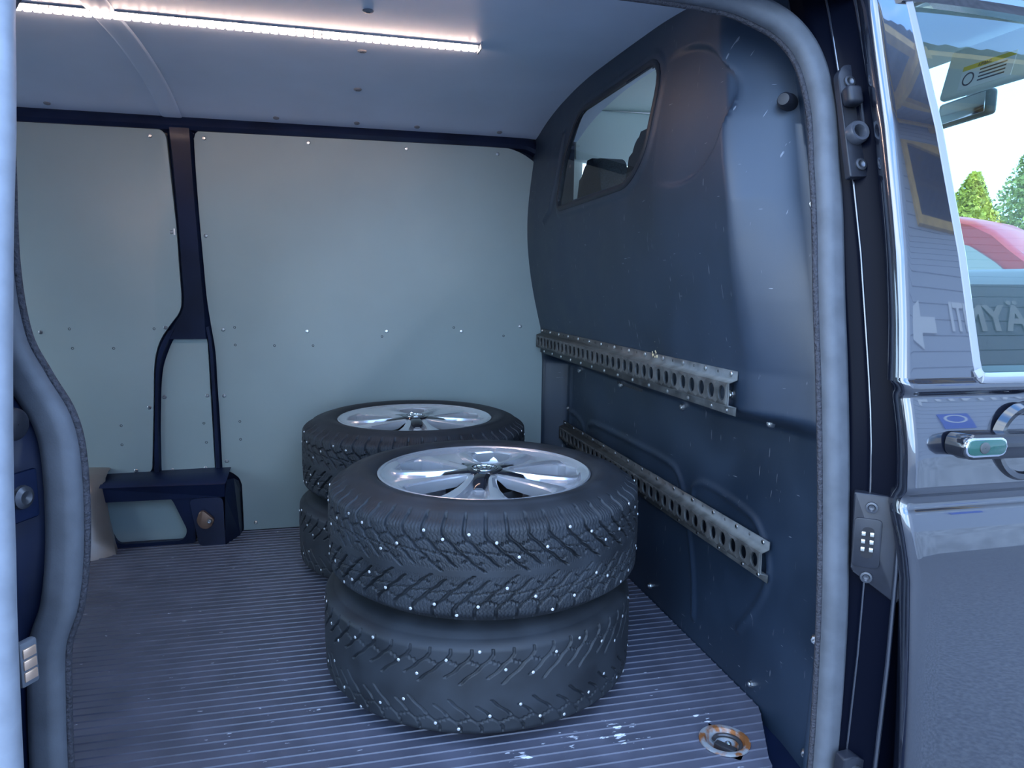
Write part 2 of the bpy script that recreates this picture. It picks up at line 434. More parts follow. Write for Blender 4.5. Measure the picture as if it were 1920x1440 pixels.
obj('wheel_housing_side', [(-.345,2.412,-.002),(-.342,2.425,.16),(-.335,2.428,.209),(-.318,2.46,.205),(-.308,2.50,.185),(-.306,2.552,.12),(-.305,2.552,-.002),(-.31,2.50,-.002)], [(0,1,2,3,4,5,6,7)], body, wall_b)
obj('wheel_housing_upper', [(-.76,2.446,.2),(-.340,2.418,.2),(-.345,2.440,.15),(-.76,2.448,.15)], [(0,1,2,3)], body, wall_b)
copper = M('brown_bracket', (.16,.10,.075), .4, metal=.5)
br = plate('anchor_bracket', rounded([(-.418,.115),(-.405,.120),(-.372,.088),(-.385,.062),(-.410,.058),(-.428,.085)], .01, 3), 2.398, 2.412, copper, wall_b, bevel=.002)
fastener(bolt_me, 'bolt', (-.388, 2.398, .085), (0,-1,0), br, .9)
scr = [(-.874,.678),(-.517,.692),(-.343,.685),(-.078,.679),(.186,.678),(.447,.677),(.661,.694),(-.432,.659),(-.059,1.303),(.258,1.302),(.572,1.302),(-.532,1.297),(-.376,1.299),(-.484,.994),(-.383,.985),(-.577,.433),(-.531,.465),(-.401,.467),(-.348,.466),(-.349,.244),(-.416,.223),(-.518,.221),(-.627,.225),(-.263,.025)]
for i, (x, z) in enumerate(scr):
    zz = z-(.012 if z > 1.29 else 0)
    fastener(screw_me, 'screw', (x, 2.5405 if i not in (7,16,17,20,21) else 2.5455, zz), (0,-1,0), wall_b, 1.1)
hole_m = M('dark_hole', (.01,.012,.016), .9)
hole_me = bpy.data.meshes.new('drilled_hole'); hV, hF = lathe_vf([(.0042,.0004),(.0030,.0003),(.0024,-.0006)], 8); hV.append((0,0,-.0008)); hF += [(24+0, 16+(i+1) % 8, 16+i) for i in range(8)]
hole_me.from_pydata(hV, [], hF); hole_me.materials.append(hole_m)
for (x, z) in [(-.793,.688),(-.671,.626),(-.784,.374),(-.782,.311),(-.663,.376),(-.664,.313),(-.788,.627),(-.307,.692),(-.307,.634),(-.184,.631),(-.302,.378),(-.302,.317),(.17,.66),(.42,.69),(.60,.66),(-.06,.63),(-.55,.688),(-.53,.628),(-.415,.375),(-.41,.31)]:
    fastener(hole_me, 'drilled_hole', (x, 2.5398 if not (-.55 < x < -.39 and z < .4) else 2.5448, z), (0,-1,0), wall_b)
box('edge_clip', -.4775, -.4735, 2.5375, 2.541, .985, 1.005, white_p, wall_b)

# taupe wheel arch cover further back
Lr = []
for xx, hh, dd in ((-1.42,.0,.0),(-1.40,.10,.04),(-1.30,.20,.12),(-1.10,.245,.14),(-.90,.245,.14),(-.755,.243,.13),(-.705,.240,.10)):
    Lr.append([(xx,2.5395,hh),(xx,2.52-dd*.2,hh),(xx,2.535-dd*.75,hh*.93),(xx+.004,2.535-dd,hh*.75),(xx+.012,2.53-dd*1.02,hh*.45),(xx+.03,2.525-dd*1.1,hh*.2),(xx+.045,2.52-dd*1.3,-.002)])
Lr.append([(-.700,2.5395,.236),(-.700,2.51,.236),(-.700,2.475,.222),(-.700,2.462,.18),(-.690,2.455,.10),(-.682,2.455,.05),(-.672,2.455,-.002)])
wa = strip3('wheel_arch_cover', Lr, taupe, None, 60)
tag(wa, 'taupe sheet metal wheel arch cover at the foot of the far wall', 'wheel arch cover')

# ---- ceiling: headliner board, bow, clips
CY = [1.10, 1.16, 1.20, 1.30, 1.42, 1.55, 1.77, 2.0, 2.135, 2.30, 2.44, 2.50, 2.545]
CZ = [1.312, 1.338, 1.352, 1.382, 1.400, 1.411, 1.417, 1.421, 1.416, 1.401, 1.376, 1.358, 1.342]
def ceil_z(y): return np.interp(y, CY, CZ)
cyf = np.linspace(1.10, 2.545, 60)
# smoothed profile
def cz_s(y): return np.mean([ceil_z(np.clip(y+d, 1.10, 2.545)) for d in np.linspace(-.05, .05, 9)], axis=0)
czf = cz_s(cyf)
prof = [(-1.85, yy, zz) for yy, zz in zip(cyf, czf)]
xs = np.r_[np.linspace(-1.85, .5, 14), np.linspace(.54, .86, 10)]
rowsC = [[(float(x_), float(a), float(b)) for a, b in zip(cyf, czf)] for x_ in xs]
ce = tag(strip3('ceiling', rowsC, head_m, None, 60), kind='structure', label='grey headliner board of the van roof')
bow_rows = []
for (dx, dz) in ((-.060,.002),(-.057,-.002),(-.050,-.0042),(-.006,-.0042),(-.001,-.003),(.002,.002)):
    bow_rows.append([(-.438+dx+.010*float((2.545-a)/.5 if a > 2.05 else 1)*0, float(a), float(b)+dz) for a, b in zip(cyf[6:], czf[6:])])
strip3('roof_bow', bow_rows, M('bow_grey', (.58,.66,.79), .46), ce, 50)
for (x, y) in [(.09,1.66),(.09,1.96),(.09,2.27),(.095,2.505),(.29,2.505),(.57,2.505),(-.155,2.505),(-.80,2.505)]:
    zz = float(cz_s(y)); dz = float(cz_s(y+.01)-cz_s(y-.01))/.02
    fastener(clip_me, 'clip', (x, y, zz-.0005), (0, dz, -1), ce, 1.0 if y < 2.4 else .8)
# roof skin above
roof_rows = [[(float(x_), float(a), float(b)+.06) for a, b in zip(np.linspace(1.0, 2.65, 20), 1.40+.06*np.sqrt(np.clip(1-((np.linspace(1.0, 2.65, 20)-1.82)/.85)**2, 0, 1)))] for x_ in (-1.9, -.5, .6, 1.75)]
strip3('roof_skin', roof_rows, paint, ce, 60)

# ================================================================== PARTITION (wall_right)
NY, NZ = 290, 270
SEAL_Z = [-.1,.2,.36,.7,.82,.96,1.05,1.144,1.228,1.28,1.31,1.33]; SEAL_Y = [.99,.977,.975,1.001,1.022,1.055,1.08,1.107,1.135,1.152,1.163,1.168]
za = np.linspace(-.03, 1.44, NZ); va = np.linspace(0, 1, NY)
ymin = np.interp(za, SEAL_Z, SEAL_Y)+.012
YY = ymin[None, :]+(2.56-ymin[None, :])*va[:, None]; ZZ = np.broadcast_to(za[None, :], YY.shape)+0.0
def polydist(P, Y, Z):
    P = np.array(P); d = np.full(Y.shape, 9.)
    for a, b in zip(P[:-1], P[1:]):
        ab = b-a; t = np.clip(((Y-a[0])*ab[0]+(Z-a[1])*ab[1])/(ab@ab), 0, 1)
        d = np.minimum(d, np.hypot(Y-a[0]-t*ab[0], Z-a[1]-t*ab[1]))
    return d
def in_poly(P, Y, Z):
    c = np.zeros(Y.shape, bool); n = len(P)
    for i in range(n):
        (x1, y1), (x2, y2) = P[i], P[(i+1) % n]
        m = ((y1 > Z) != (y2 > Z)) & (Y < (x2-x1)*(Z-y1)/((y2-y1) or 1e-9)+x1)
        c ^= m
    return c
WIN = rounded([(2.178,1.078),(2.152,1.225),(2.072,1.332),(1.522,1.330),(1.552,1.140),(1.632,1.083)], [.030,.05,.06,.075,.05,.05], 6)
def part_x(Y, Z):
    zk, xk = [.55,.60,.69,.76,.84,.94,1.04,1.12,1.2,1.3,1.44], [.745,.743,.7375,.720,.702,.687,.680,.684,.692,.707,.716]
    hw_ = np.clip(Z-.69, 0, .07)
    U = np.mean([np.interp(Z+k_*hw_, zk, xk) for k_ in np.linspace(-1, 1, 9)], axis=0)
    # lower part stands further forward
    Lw = .831+0*Z
    Lw = Lw - .085*sstep(2.495, 2.53, Y)*(Y > 2.4) - .012*sstep(1.16, 1.03, Y)
    # rounded shoulder of the upper bulge towards the door opening; its flange follows the leaning opening
    yf = np.interp(Z, SEAL_Z, SEAL_Y)+.055
    yc = np.maximum(1.190, yf+.070)
    k = np.clip((yc-Y)/(yc-yf), 0, 1.0)
    k = np.where(k < .3, .5*k*k/.3, k-.15)/.85
    U = U + (0.803-U)*np.clip(k, 0, 1)
    lip = sstep(.560, .604, Z - .015*sstep(1.5, 1.1, Y))
    x = Lw*(1-lip)+U*lip
    fl = sstep(yf+.012, yf-.006, Y)          # mounting flange beside the seal
    x = x*(1-fl)+(.806)*fl
    # crest just behind the flange
    x -= .006*np.exp(-((Y-yf+.012)/.008)**2)
    # shallow D shaped dish right of the window
    D = rounded([(1.50,1.057),(1.381,1.040),(1.300,1.054),(1.235,1.100),(1.216,1.160),(1.230,1.225),(1.300,1.290),(1.40,1.325),(1.50,1.325)], [.02,.05,.05,.05,.04,.05,.05,.05,.02], 4)
    dd = polydist(D+[D[0]], Y, Z); ins = in_poly(D, Y, Z)
    x += .013*np.where(ins, sstep(0, .010, dd), 0.0)*sstep(1.53, 1.28, Y)
    # raised window surround
    Wd = polydist(WIN+[WIN[0]], Y, Z); wi = in_poly(WIN, Y, Z)
    x -= .004*np.where(wi, 1, sstep(.034, .024, Wd))
    x -= .008*np.exp(-(polydist([(2.205,1.30),(2.222,1.17),(2.262,1.08),(2.33,1.05)], Y, Z)/.009)**2)
    # pressed beads of the lower part
    for P in ([(2.26,.381),(2.182,.396),(1.881,.400),(1.66,.398),(1.60,.375),(1.567,.324),(1.521,.206),(1.504,.12),(1.50,.06)],
              [(1.530,.35),(1.520,.375),(1.457,.394),(1.301,.383),(1.251,.363),(1.218,.319),(1.213,.266),(1.243,.202),(1.306,.12)],
              [(2.44,.392),(2.394,.391),(2.319,.373),(2.295,.33),(2.28,.2),(2.28,.06)]):
        d = polydist([(v.x, v.y) for v in smooth_path([(a, b, 0) for a, b in P], 4)], Y, Z)
        x -= .0065*np.exp(-(d/.0075)**2)
    for (by, bz) in ((1.268-.02,.638),):
        x += .012*np.exp(-((Y-by)**2+(Z-bz)**2)/.02**2*1.0)
    x -= .006*np.exp(-((Y-2.455)/.009)**2)*(Z < .55)
    return x
XX = part_x(YY, ZZ)
ctop = cz_s(np.clip(YY, 1.10, 2.545))+.012
Zc = np.minimum(ZZ, ctop)
idx = np.arange(NY*NZ).reshape(NY, NZ)
inside = in_poly(WIN, YY, ZZ)
q = np.stack([idx[:-1,:-1], idx[:-1,1:], idx[1:,1:], idx[1:,:-1]], -1).reshape(-1, 4)
keep = ~(inside[:-1,:-1] & inside[1:,1:] & inside[:-1,1:] & inside[1:,:-1]).reshape(-1)
keep &= (ZZ[:-1,:-1] < ctop[:-1,:-1]).reshape(-1)
q = q[keep]
black_plastic = M('partition_plastic', (0.011, 0.024, 0.047), 0.50, spec=.75, var=.22, scale=5, bump=.18, bscale=900, bdist=.0004, rvar=.07)
def add_scratches(m, col=(.22,.24,.28)):
    n = m.node_tree.nodes; l = m.node_tree.links; b = n['Principled BSDF']
    tc = n.new('ShaderNodeTexCoord'); src = b.inputs['Base Color'].links[0].from_socket
    for rot, sc, th in ((.5, (1, 9, 1.2), .725), (-.9, (1, 1.6, 11), .735), (.2, (1, 14, 1.0), .732)):
        mp = n.new('ShaderNodeMapping'); mp.inputs['Rotation'].default_value = (rot, 0, 0); mp.inputs['Scale'].default_value = sc
        l.new(tc.outputs['Object'], mp.inputs[0])
        no = n.new('ShaderNodeTexNoise'); no.inputs['Scale'].default_value = 14; no.inputs['Detail'].default_value = 2; no.inputs['Roughness'].default_value = .7
        l.new(mp.outputs[0], no.inputs['Vector'])
        gt = n.new('ShaderNodeMapRange'); gt.inputs[1].default_value = th; gt.inputs[2].default_value = th+.02; gt.inputs[4].default_value = .7
        l.new(no.outputs['Fac'], gt.inputs[0])
        mc = n.new('ShaderNodeMixRGB'); l.new(gt.outputs[0], mc.inputs[0]); l.new(src, mc.inputs[1]); mc.inputs[2].default_value = (*col, 1)
        src = mc.outputs[0]
    l.new(src, b.inputs['Base Color'])
add_scratches(black_plastic)
me = bpy.data.meshes.new('wall_right')
Vn = np.stack([XX, YY, Zc], -1).reshape(-1, 3)
me.from_pydata(Vn.tolist(), [], q.tolist()); me.update()
wall_p = tag(link('wall_right', me, black_plastic, None, 50), kind='structure', label='black moulded partition between load space and cab')
def px_at(y, z): return float(part_x(np.array([[y]]), np.array([[z]]))[0, 0])
# window in the partition
wx = px_at(1.85, 1.07)-.004
def offset_poly(P, d):
    n = len(P); out = []
    A = sum(P[i][0]*P[(i+1) % n][1]-P[(i+1) % n][0]*P[i][1] for i in range(n))
    sg = 1 if A > 0 else -1
    for i in range(n):
        a = Vector(P[i-1]); b = Vector(P[i]); c = Vector(P[(i+1) % n])
        t = (c-a).normalized(); out.append((b.x+sg*t.y*d, b.y-sg*t.x*d))
    return out
win = empty('window_1', (0, 0, 0)); tag(win, kind='structure', label='small tapered window in the partition')
WO = offset_poly(WIN, .003)
obj('pane', [(px_at(*p_)+.003, *p_) for p_ in WO], [tuple(range(len(WO)))], glass_p, win)
gk_rows = []
for off, dx in ((.014,.016),(.014,-.001),(.010,-.004),(.003,-.0045),(-.001,-.002),(-.001,.008)):
    P = offset_poly(WIN, off); gk_rows.append([(px_at(p[0], p[1])+dx, p[0], p[1]) for p in P+[P[0]]])
strip3('gasket', gk_rows, flat_black, win, 50)
# bolts on the partition
for (y, z) in [(1.048,.686),(1.043,.622),(1.026,.446),(1.022,.243),(1.045,.012),(1.105,.985)]:
    fastener(bolt_me, 'bolt', (px_at(y, z)+.001, y, z), (-.75,-.6,0), wall_p, 1.0)
for (y, z) in [(1.19,.590),(1.60,.552),(1.99,.552),(2.36,.552)]:
    fastener(bolt_me, 'bolt', (px_at(y, z), y, z), (-1,-.2,-.1), wall_p, 1.0)
fastener(bolt_me, 'bolt', (px_at(1.248,.638), 1.248, .638), (-1,-.2,0), wall_p, 1.1)
for (y, z) in [(1.74,.035),(1.245,.03),(2.475,.40),(2.475,.20)]:
    fastener(bolt_me, 'bolt', (px_at(y, z)-.001, y, z), (-1,-.2,.2), wall_p, .9)
sx = px_at(1.178, 1.165)
lathe('rubber_stop', [(.0,.028),(.010,.027),(.0135,.020),(.0135,.008),(.016,.004),(.016,-.004)], flat_black, wall_p, 16, c=(0,0,0)).matrix_local = Matrix.Translation((sx, 1.178, 1.165)) @ Vector((-.78,-.62,.05)).to_track_quat('Z','Y').to_matrix().to_4x4()

# ================================================================== LOAD RAILS
def load_rail(name, label, x, y0, y1, z0, z1, standoff):
    root = empty(name, (x, (y0+y1)/2, z0)); tag(root, label, 'rail', 'perforated steel load rails on the partition')
    L = y1-y0; H = z1-z0; hb = L/2
    fl_h = H*.19
    wz0 = fl_h+.004; wz1 = H-fl_h-.006
    nh = int(round(L/.0405)); pitch = (L-.01)/nh
    V = []; F = []
    def add(vs):
        k = len(V); V.extend(vs); F.append(tuple(range(k, k+len(vs))))
    xb, xf = 0.0, -standoff
    a, b = -hb, hb
    # flanges and sloping shoulders
    add([(xb,a,0),(xb,b,0),(xb,b,fl_h),(xb,a,fl_h)]); add([(xb,a,H-fl_h),(xb,b,H-fl_h),(xb,b,H),(xb,a,H)])
    add([(xb,a,fl_h),(xb,b,fl_h),(xf,b,wz0),(xf,a,wz0)]); add([(xf,a,wz1),(xf,b,wz1),(xb,b,H-fl_h),(xb,a,H-fl_h)])
    # web: one cell with a round hole after another
    hm = (wz0+wz1)/2; rh = min((wz1-wz0)*.40, pitch*.36); ns = 16
    for i in range(nh):
        c = a+.005+pitch*(i+.5); h2 = pitch/2; v2 = (wz1-wz0)/2
        ring = []; sq = []
        for k in range(ns):
            t = 2*PI*k/ns; ct, st = math.cos(t), math.sin(t)
            ring.append((xf, c+rh*ct*.92, hm+rh*st*1.08))
            sc = min(h2/abs(ct) if abs(ct) > 1e-6 else 9, v2/abs(st) if abs(st) > 1e-6 else 9)
            sq.append((xf, c+sc*ct, hm+sc*st))
        corner = []
        for k in range(ns):
            k2 = (k+1) % ns
            poly = [ring[k], sq[k]]
            if k % 4 == 1 or True:
                t1 = 2*PI*k/ns; t2 = 2*PI*(k+1)/ns
                for cy_, cz_ in ((h2, v2), (-h2, v2), (-h2, -v2), (h2, -v2)):
                    ang = math.atan2(cz_, cy_) % (2*PI)
                    if t1 < ang < t2: poly.append((xf, c+cy_, hm+cz_))
            poly += [sq[k2], ring[k2]]
            add(poly)
            # rolled rim of the hole
            r1 = ring[k]; r2_ = ring[k2]
            add([r1, r2_, (xf+.004, c+(r2_[1]-c)*.94, hm+(r2_[2]-hm)*.94), (xf+.004, c+(r1[1]-c)*.94, hm+(r1[2]-hm)*.94)])
    for s, e in ((a, a+.005), (b-.005, b)): add([(xf,s,wz0),(xf,e,wz0),(xf,e,wz1),(xf,s,wz1)])
    bm = bmesh.new(); bv = [bm.verts.new(v) for v in V]
    for f in F: bm.faces.new([bv[i] for i in f])
    bmesh.ops.remove_doubles(bm, verts=bm.verts[:], dist=1e-5)
    o = from_bm('rail_profile', bm, zinc, root, 25)
    so = o.modifiers.new('thick', 'SOLIDIFY'); so.thickness = .0022; so.offset = 0
    n = int(L/.095)
    for i in range(n+1):
        yy = a+.02+(L-.04)*i/n
        fastener(rivet_me, 'rivet', (xb-.0012, yy, H-fl_h*.42), (-1,0,0), root)
        fastener(rivet_me, 'rivet', (xb-.0012, yy-(.03 if i else -.01), fl_h*.45), (-1,0,0), root)
    small = bpy.data.meshes.get('rail_pin_hole') or hole_me
    for i in range(n):
        yy = a+.02+(L-.04)*(i+.5)/n
        fastener(hole_me, 'pin_hole', (xb-.0012, yy, H-fl_h*.42), (-1,0,0), root, .7)
    return root
load_rail('load_rail', 'upper perforated zinc load rail across the bulge of the black partition', .736, 1.208, 2.525, .602, .687, .017)
load_rail('load_rail', 'lower perforated zinc load rail across the partition beside the tyres', .821, 1.20, 2.50, .268, .352, .016)

bm = bmesh.new()
for k in range(9):
    r_ = random.uniform(.002, .005); c_ = Matrix.Translation((.7355-.0005*k, 1.565+random.uniform(-.014,.014), .690+random.uniform(-.012,.028))) @ Matrix.Diagonal((.5, 1, 1.3, 1))
    bmesh.ops.create_icosphere(bm, subdivisions=1, radius=r_, matrix=c_)
from_bm('glue_residue', bm, M('dried_glue', (.72,.60,.36), .7), wall_p, 60)
plate('paper_tab', [(1.225,1.300),(1.262,1.312),(1.255,1.330),(1.232,1.322)], .762, .764, white_p, wall_p, plane='x')

# ================================================================== LED BAR
led_m = emit('led_light', (1.0, .73, .60), 20.0)
bar_z = float(cz_s(1.84))
lb = empty('light_bar', (-.24, 1.84, bar_z)); tag(lb, 'long warm white light bar under the headliner', 'light')
bm = bmesh.new(); add_box(bm, -.60, .604, -.020, .010, -.004, .002)
from_bm('channel', bm, alu, lb)
bm = bmesh.new(); nd = 62
for k in range(nd):
    xk = -.595+1.195*(k+.5)/nd; add_box(bm, xk-.0080, xk+.0080, -.004, .006, -.0125, -.0042, .002, 1)
from_bm('diodes', bm, led_m, lb)['kind'] = 'stuff'
bm = bmesh.new()
for k in range(nd+1):
    xk = -.595+1.195*k/nd; add_box(bm, xk-.0008, xk+.0008, -.019, -.006, -.011, -.004)
from_bm('added_streak_fins', bm, alu, lb)['kind'] = 'stuff'  # fins added between the diodes to streak their light on the headliner
box('end_cap', .602, .606, -.040, .011, -.016, .002, alu, lb)

# ================================================================== WHEELS
RT, HW = .336, .1118
def tyre_mesh(name, worn):
    NT = 2080; NP = 54
    prof = [(.2285,.080),(.2300,.094),(.2360,.1035),(.2470,.1095),(.2600,.1118),(.2720,.1116),(.2735,.1104),(.2840,.1080),(.2960,.1040),(.3060,.0995)]
    nt = 112
    w = np.linspace(1, -1, nt)
    tr_r = RT - .0035*np.abs(w)**2 - .020*np.clip((np.abs(w)-.80)/.20, 0, 1)**2.2
    tr_z = .0925*w
    top = np.array(prof)
    rr = np.r_[top[:, 0], tr_r, top[::-1, 0]]; zz = np.r_[top[:, 1], tr_z, -top[::-1, 1]]
    ww = np.r_[np.full(len(prof), 2.), w, np.full(len(prof), -2.)]
    nr = len(rr)
    th = np.arange(NT)/NT*2*PI
    T, W = np.meshgrid(th, ww, indexing='ij')
    P = T/(2*PI)*NP; pl = 2*PI*RT/NP
    depth = np.zeros_like(T)
    full = .0095 if not worn else .0046
    aw = np.abs(W); ph = np.where(W > 0, P, P+.5)
    def sweep_off(a):
        u = np.clip((.76-a)/.76, 0, 1); return 2.1*u**1.12
    po = sweep_off(aw)
    eps = .01; sl = (sweep_off(np.clip(aw-eps, 0, 1))-sweep_off(np.clip(aw+eps, 0, 1)))/(2*eps)*pl/.0925
    zig = .035*np.sin(aw*26)*(aw < .7)
    f = (ph-po-zig) % 1.0
    d = np.minimum(f, 1-f)*pl/np.sqrt(1+sl**2)
    par = np.floor(ph-po-zig+.5) % 2
    inner = np.where(par > 0, .03, .12) if not worn else np.where(par > 0, .16, .28)
    outer = 1.02 if not worn else .86
    hw = np.interp(aw, [0,.3,.66,1], [.0014,.0020,.0027,.0030])
    if worn: hw = hw*.85
    tread = (aw <= 1.0)
    g = (1-sstep(hw*.80, hw+.0007, d))*(aw > inner)*(aw < outer)
    if worn: g *= np.where((W < 0) | (aw < .5) | (aw > .72), 1., .35)
    depth = np.maximum(depth, g*tread)
    # linking grooves across the blocks
    for wl, span, on in ((.60, .10, (0, 1)), (.40, -.10, (0, 1)), (.22, .10, (1,))):
        wc = wl+span*(f-.5)+.012*np.sin(f*19)
        dd = np.abs(aw-wc)*.0925
        gg = (1-sstep(.0007, .0021, dd))*(.75 if not worn else .55)
        if len(on) == 1: gg = gg*(par == on[0])
        if worn and wl < .5: gg = gg*0
        depth = np.maximum(depth, gg*tread)
    # shallow sipes moulded as fine waves in the blocks
    if not worn:
        s = (f*5+.22*np.sin(aw*60)) % 1.0; ds = np.minimum(s, 1-s)*pl/5
        gs = (1-sstep(.0001, .0010, ds))*.22*(aw < .97)*(aw > .08)
        depth = np.maximum(depth, gs*tread)
    rad = rr[None, :]-full*depth
    # saw marks of the upper shoulder
    ridge = (np.abs(ww) > 1.5)
    rad = rad + 0*T
    sh = ((aw > .80) & tread)
    rad -= np.where(sh, .0012*(1-sstep(.0, .18, np.abs((P*6) % 1-.5)))*(0 if worn else 1), 0)
    X = rad*np.cos(T); Y = rad*np.sin(T); Z = np.broadcast_to(zz[None, :], X.shape)
    V = np.stack([X, Y, Z], -1).reshape(-1, 3)
    i = np.arange(NT)[:, None]; j = np.arange(nr-1)[None, :]
    i2 = (i+1) % NT
    q = np.stack([i*nr+j, i*nr+j+1, i2*nr+j+1, i2*nr+j], -1).reshape(-1, 4).astype(np.int32)
    me = bpy.data.meshes.new(name)
    me.vertices.add(len(V)); me.vertices.foreach_set('co', V.astype(np.float32).ravel())
    me.loops.add(q.size); me.loops.foreach_set('vertex_index', q.ravel())
    me.polygons.add(len(q)); me.polygons.foreach_set('loop_start', np.arange(0, q.size, 4, dtype=np.int32))
    me.update(calc_edges=True); me.validate()
    me.flip_normals() if me.polygons[len(q)//2].normal.dot(Vector(V[q[len(q)//2][0]]).to_3d()*Vector((1,1,0))) < 0 else None
    me.shade_smooth()
    return me
rubber = M('tyre_rubber', (0.017, 0.021, 0.027), 0.62, var=.3, scale=14, bump=.15, bscale=260, bdist=.0008, rvar=.08, spec=.55)
tyre_new = tyre_mesh('tyre', False); tyre_new.materials.append(rubber)
tyre_worn = tyre_mesh('tyre_worn', True); tyre_worn.materials.append(rubber)
stud_m = M('stud_steel', (.72, .73, .74), .35, metal=.6)
def stud_mesh(n_pitch, seed):
    rg = np.random.default_rng(seed); V = []; F = []
    for k in range(n_pitch):
        for sgn in (1, -1):
            for lane in ((.82, .66, .30, .48)[k % 4],):
                wv = sgn*(lane+rg.uniform(-.05, .05)); a = 2*PI*(k+.3*sgn+rg.uniform(-.18, .18))/n_pitch
                r0 = RT-.0035*wv*wv-.020*max(0, (abs(wv)-.80)/.20)**2.2
                n = Vector((math.cos(a), math.sin(a), 0)); t = Vector((-math.sin(a), math.cos(a), 0)); u = Vector((0, 0, 1))
                c = n*r0+u*.0925*wv; b0 = len(V)
                for rd, h in ((.0031, -.001), (.0031, .0005), (.0020, .0013)):
                    for q_ in range(8):
                        an = 2*PI*q_/8; V.append(tuple(c+n*h+(t*math.cos(an)+u*math.sin(an))*rd))
                for lv in range(2):
                    for q_ in range(8):
                        q2 = (q_+1) % 8; F.append((b0+lv*8+q_, b0+lv*8+q2, b0+lv*8+8+q2, b0+lv*8+8+q_))
                F.append(tuple(b0+16+q_ for q_ in range(8)))
    me = bpy.data.meshes.new('studs'); me.from_pydata(V, [], F); me.update()
    bm = bmesh.new(); bm.from_mesh(me); bmesh.ops.recalc_face_normals(bm, faces=bm.faces[:]); bm.to_mesh(me); bm.free()
    me.materials.append(stud_m)
    return me
studs_me = stud_mesh(46, 3); studs_worn = stud_mesh(40, 5)
FZ = .1020          # height of the wheel face over the tyre's mid plane
def bm_mesh(name, bm, mat, smooth):
    bmesh.ops.remove_doubles(bm, verts=bm.verts[:], dist=1e-6)
    bmesh.ops.recalc_face_normals(bm, faces=bm.faces[:])
    me = bpy.data.meshes.new(name); bm.to_mesh(me); bm.free(); me.materials.append(mat)
    me.shade_smooth(); me.set_sharp_from_angle(angle=R(smooth)); return me
def lathe_me(name, prof, mat, n=96, smooth=35):
    V, F = lathe_vf(prof, n); bm = bmesh.new(); bv = [bm.verts.new(v) for v in V]
    for f in F: bm.faces.new([bv[i] for i in f])
    return bm_mesh(name, bm, mat, smooth)
rim_me = lathe_me('rim', [(.2200,-.100),(.2310,-.104),(.2300,-.090),(.2160,-.085),(.2080,-.05),(.2050,.03),(.2100,.075),(.2150,.0900),(.2180,.0950),(.2255,FZ+.0010),(.2290,FZ+.0030),(.2325,FZ+.0015),(.2325,FZ-.006),(.2290,FZ-.016)], silver)
def spoke_mesh():
    # one twin spoke, centred on +x; s runs across it, r along it
    rs = np.r_[np.linspace(.020, .055, 4), np.linspace(.062, .205, 22), [.212, .219, .2245]]
    ss = np.array([-1, -.93, -.70, -.50, -.44, -.30, 0, .30, .44, .50, .70, .93, 1])
    def open_hw(r):
        hw = np.interp(r, [.055,.065,.09,.13,.17,.195,.205,.2075], [0,.008,.020,.036,.047,.050,.040,.0])
        return hw
    bm = bmesh.new(); G = []
    for r in rs:
        oh = open_hw(r); half = PI/5-math.asin(min(.99, oh/r)); row = []
        rib = np.interp(r, [.02,.06,.12,.19,.212,.2245], [.0,.0005,-.002,-.004,-.004,.000])
        valley = np.interp(r, [.02,.05,.075,.12,.19,.212,.2245], [.0,-.004,-.014,-.018,-.013,-.008,-.001])
        edge = np.interp(r, [.02,.055,.07,.12,.19,.207,.2245], [.0,-.001,-.005,-.008,-.010,-.012,-.001])
        for s in ss:
            a = abs(s)
            z = np.interp(a, [0,.30,.44,.50,.70,.93,1], [valley, valley, valley*.55+rib*.45, rib-.001, rib, rib*.5+edge*.5, edge])
            th = s*half
            row.append(bm.verts.new((r*math.cos(th), r*math.sin(th), FZ+z)))
        G.append(row)
    for i in range(len(rs)-1):
        for k in range(len(ss)-1): bm.faces.new((G[i][k], G[i+1][k], G[i+1][k+1], G[i][k+1]))
    # walls of the two half openings
    for k in (0, len(ss)-1):
        prev = None
        for i, r in enumerate(rs):
            if .055 <= r <= .2125:
                v = G[i][k]; dep = np.interp(r, [.055,.075,.18,.2125], [.008,.020,.024,.022])
                low = bm.verts.new((v.co.x, v.co.y, v.co.z-dep))
                if prev: bm.faces.new((prev[0], v, low, prev[1]))
                prev = (v, low)
    return bm_mesh('spoke', bm, silver, 22)
spoke_me = spoke_mesh()
back_me = lathe_me('hub_back', [(.001, FZ-.075),(.075,FZ-.075),(.085,FZ-.06),(.085,FZ-.03)], M('hub_painted_shade', (.03,.032,.036), .6), 40)  # disc coloured dark to stand for the shade inside the wheel
def cap_mesh():
    bm = bmesh.new()
    V, F = lathe_vf([(.0005,FZ+.0062),(.032,FZ+.0060),(.0390,FZ+.0045),(.0415,FZ+.0005)], 40); bv = [bm.verts.new(v) for v in V]
    for f in F: bm.faces.new([bv[i] for i in f])
    for k in range(5):
        rt = Matrix.Rotation(2*PI*k/5, 4, 'Z')
        # five arms that lie in the valleys of the spokes
        P = [(.030,.0190,.0030),(.055,.0160,.0010),(.088,.0140,-.0030),(.102,.0105,-.0130)]
        rows_ = []
        for (x, hw, z) in P: rows_.append([(x,-hw,FZ+z-.010),(x,-hw,FZ+z-.002),(x,-hw*.55,FZ+z+.001),(x,hw*.55,FZ+z+.001),(x,hw,FZ+z-.002),(x,hw,FZ+z-.010)])
        vv = [[bm.verts.new(rt @ Vector(p)) for p in r_] for r_ in rows_]
        for a, b in zip(vv[:-1], vv[1:]):
            for i in range(5): bm.faces.new((a[i], a[i+1], b[i+1], b[i]))
        bm.faces.new(vv[-1])
    return bm_mesh('centre_cap', bm, gloss_black, 30)
cap_me = cap_mesh()
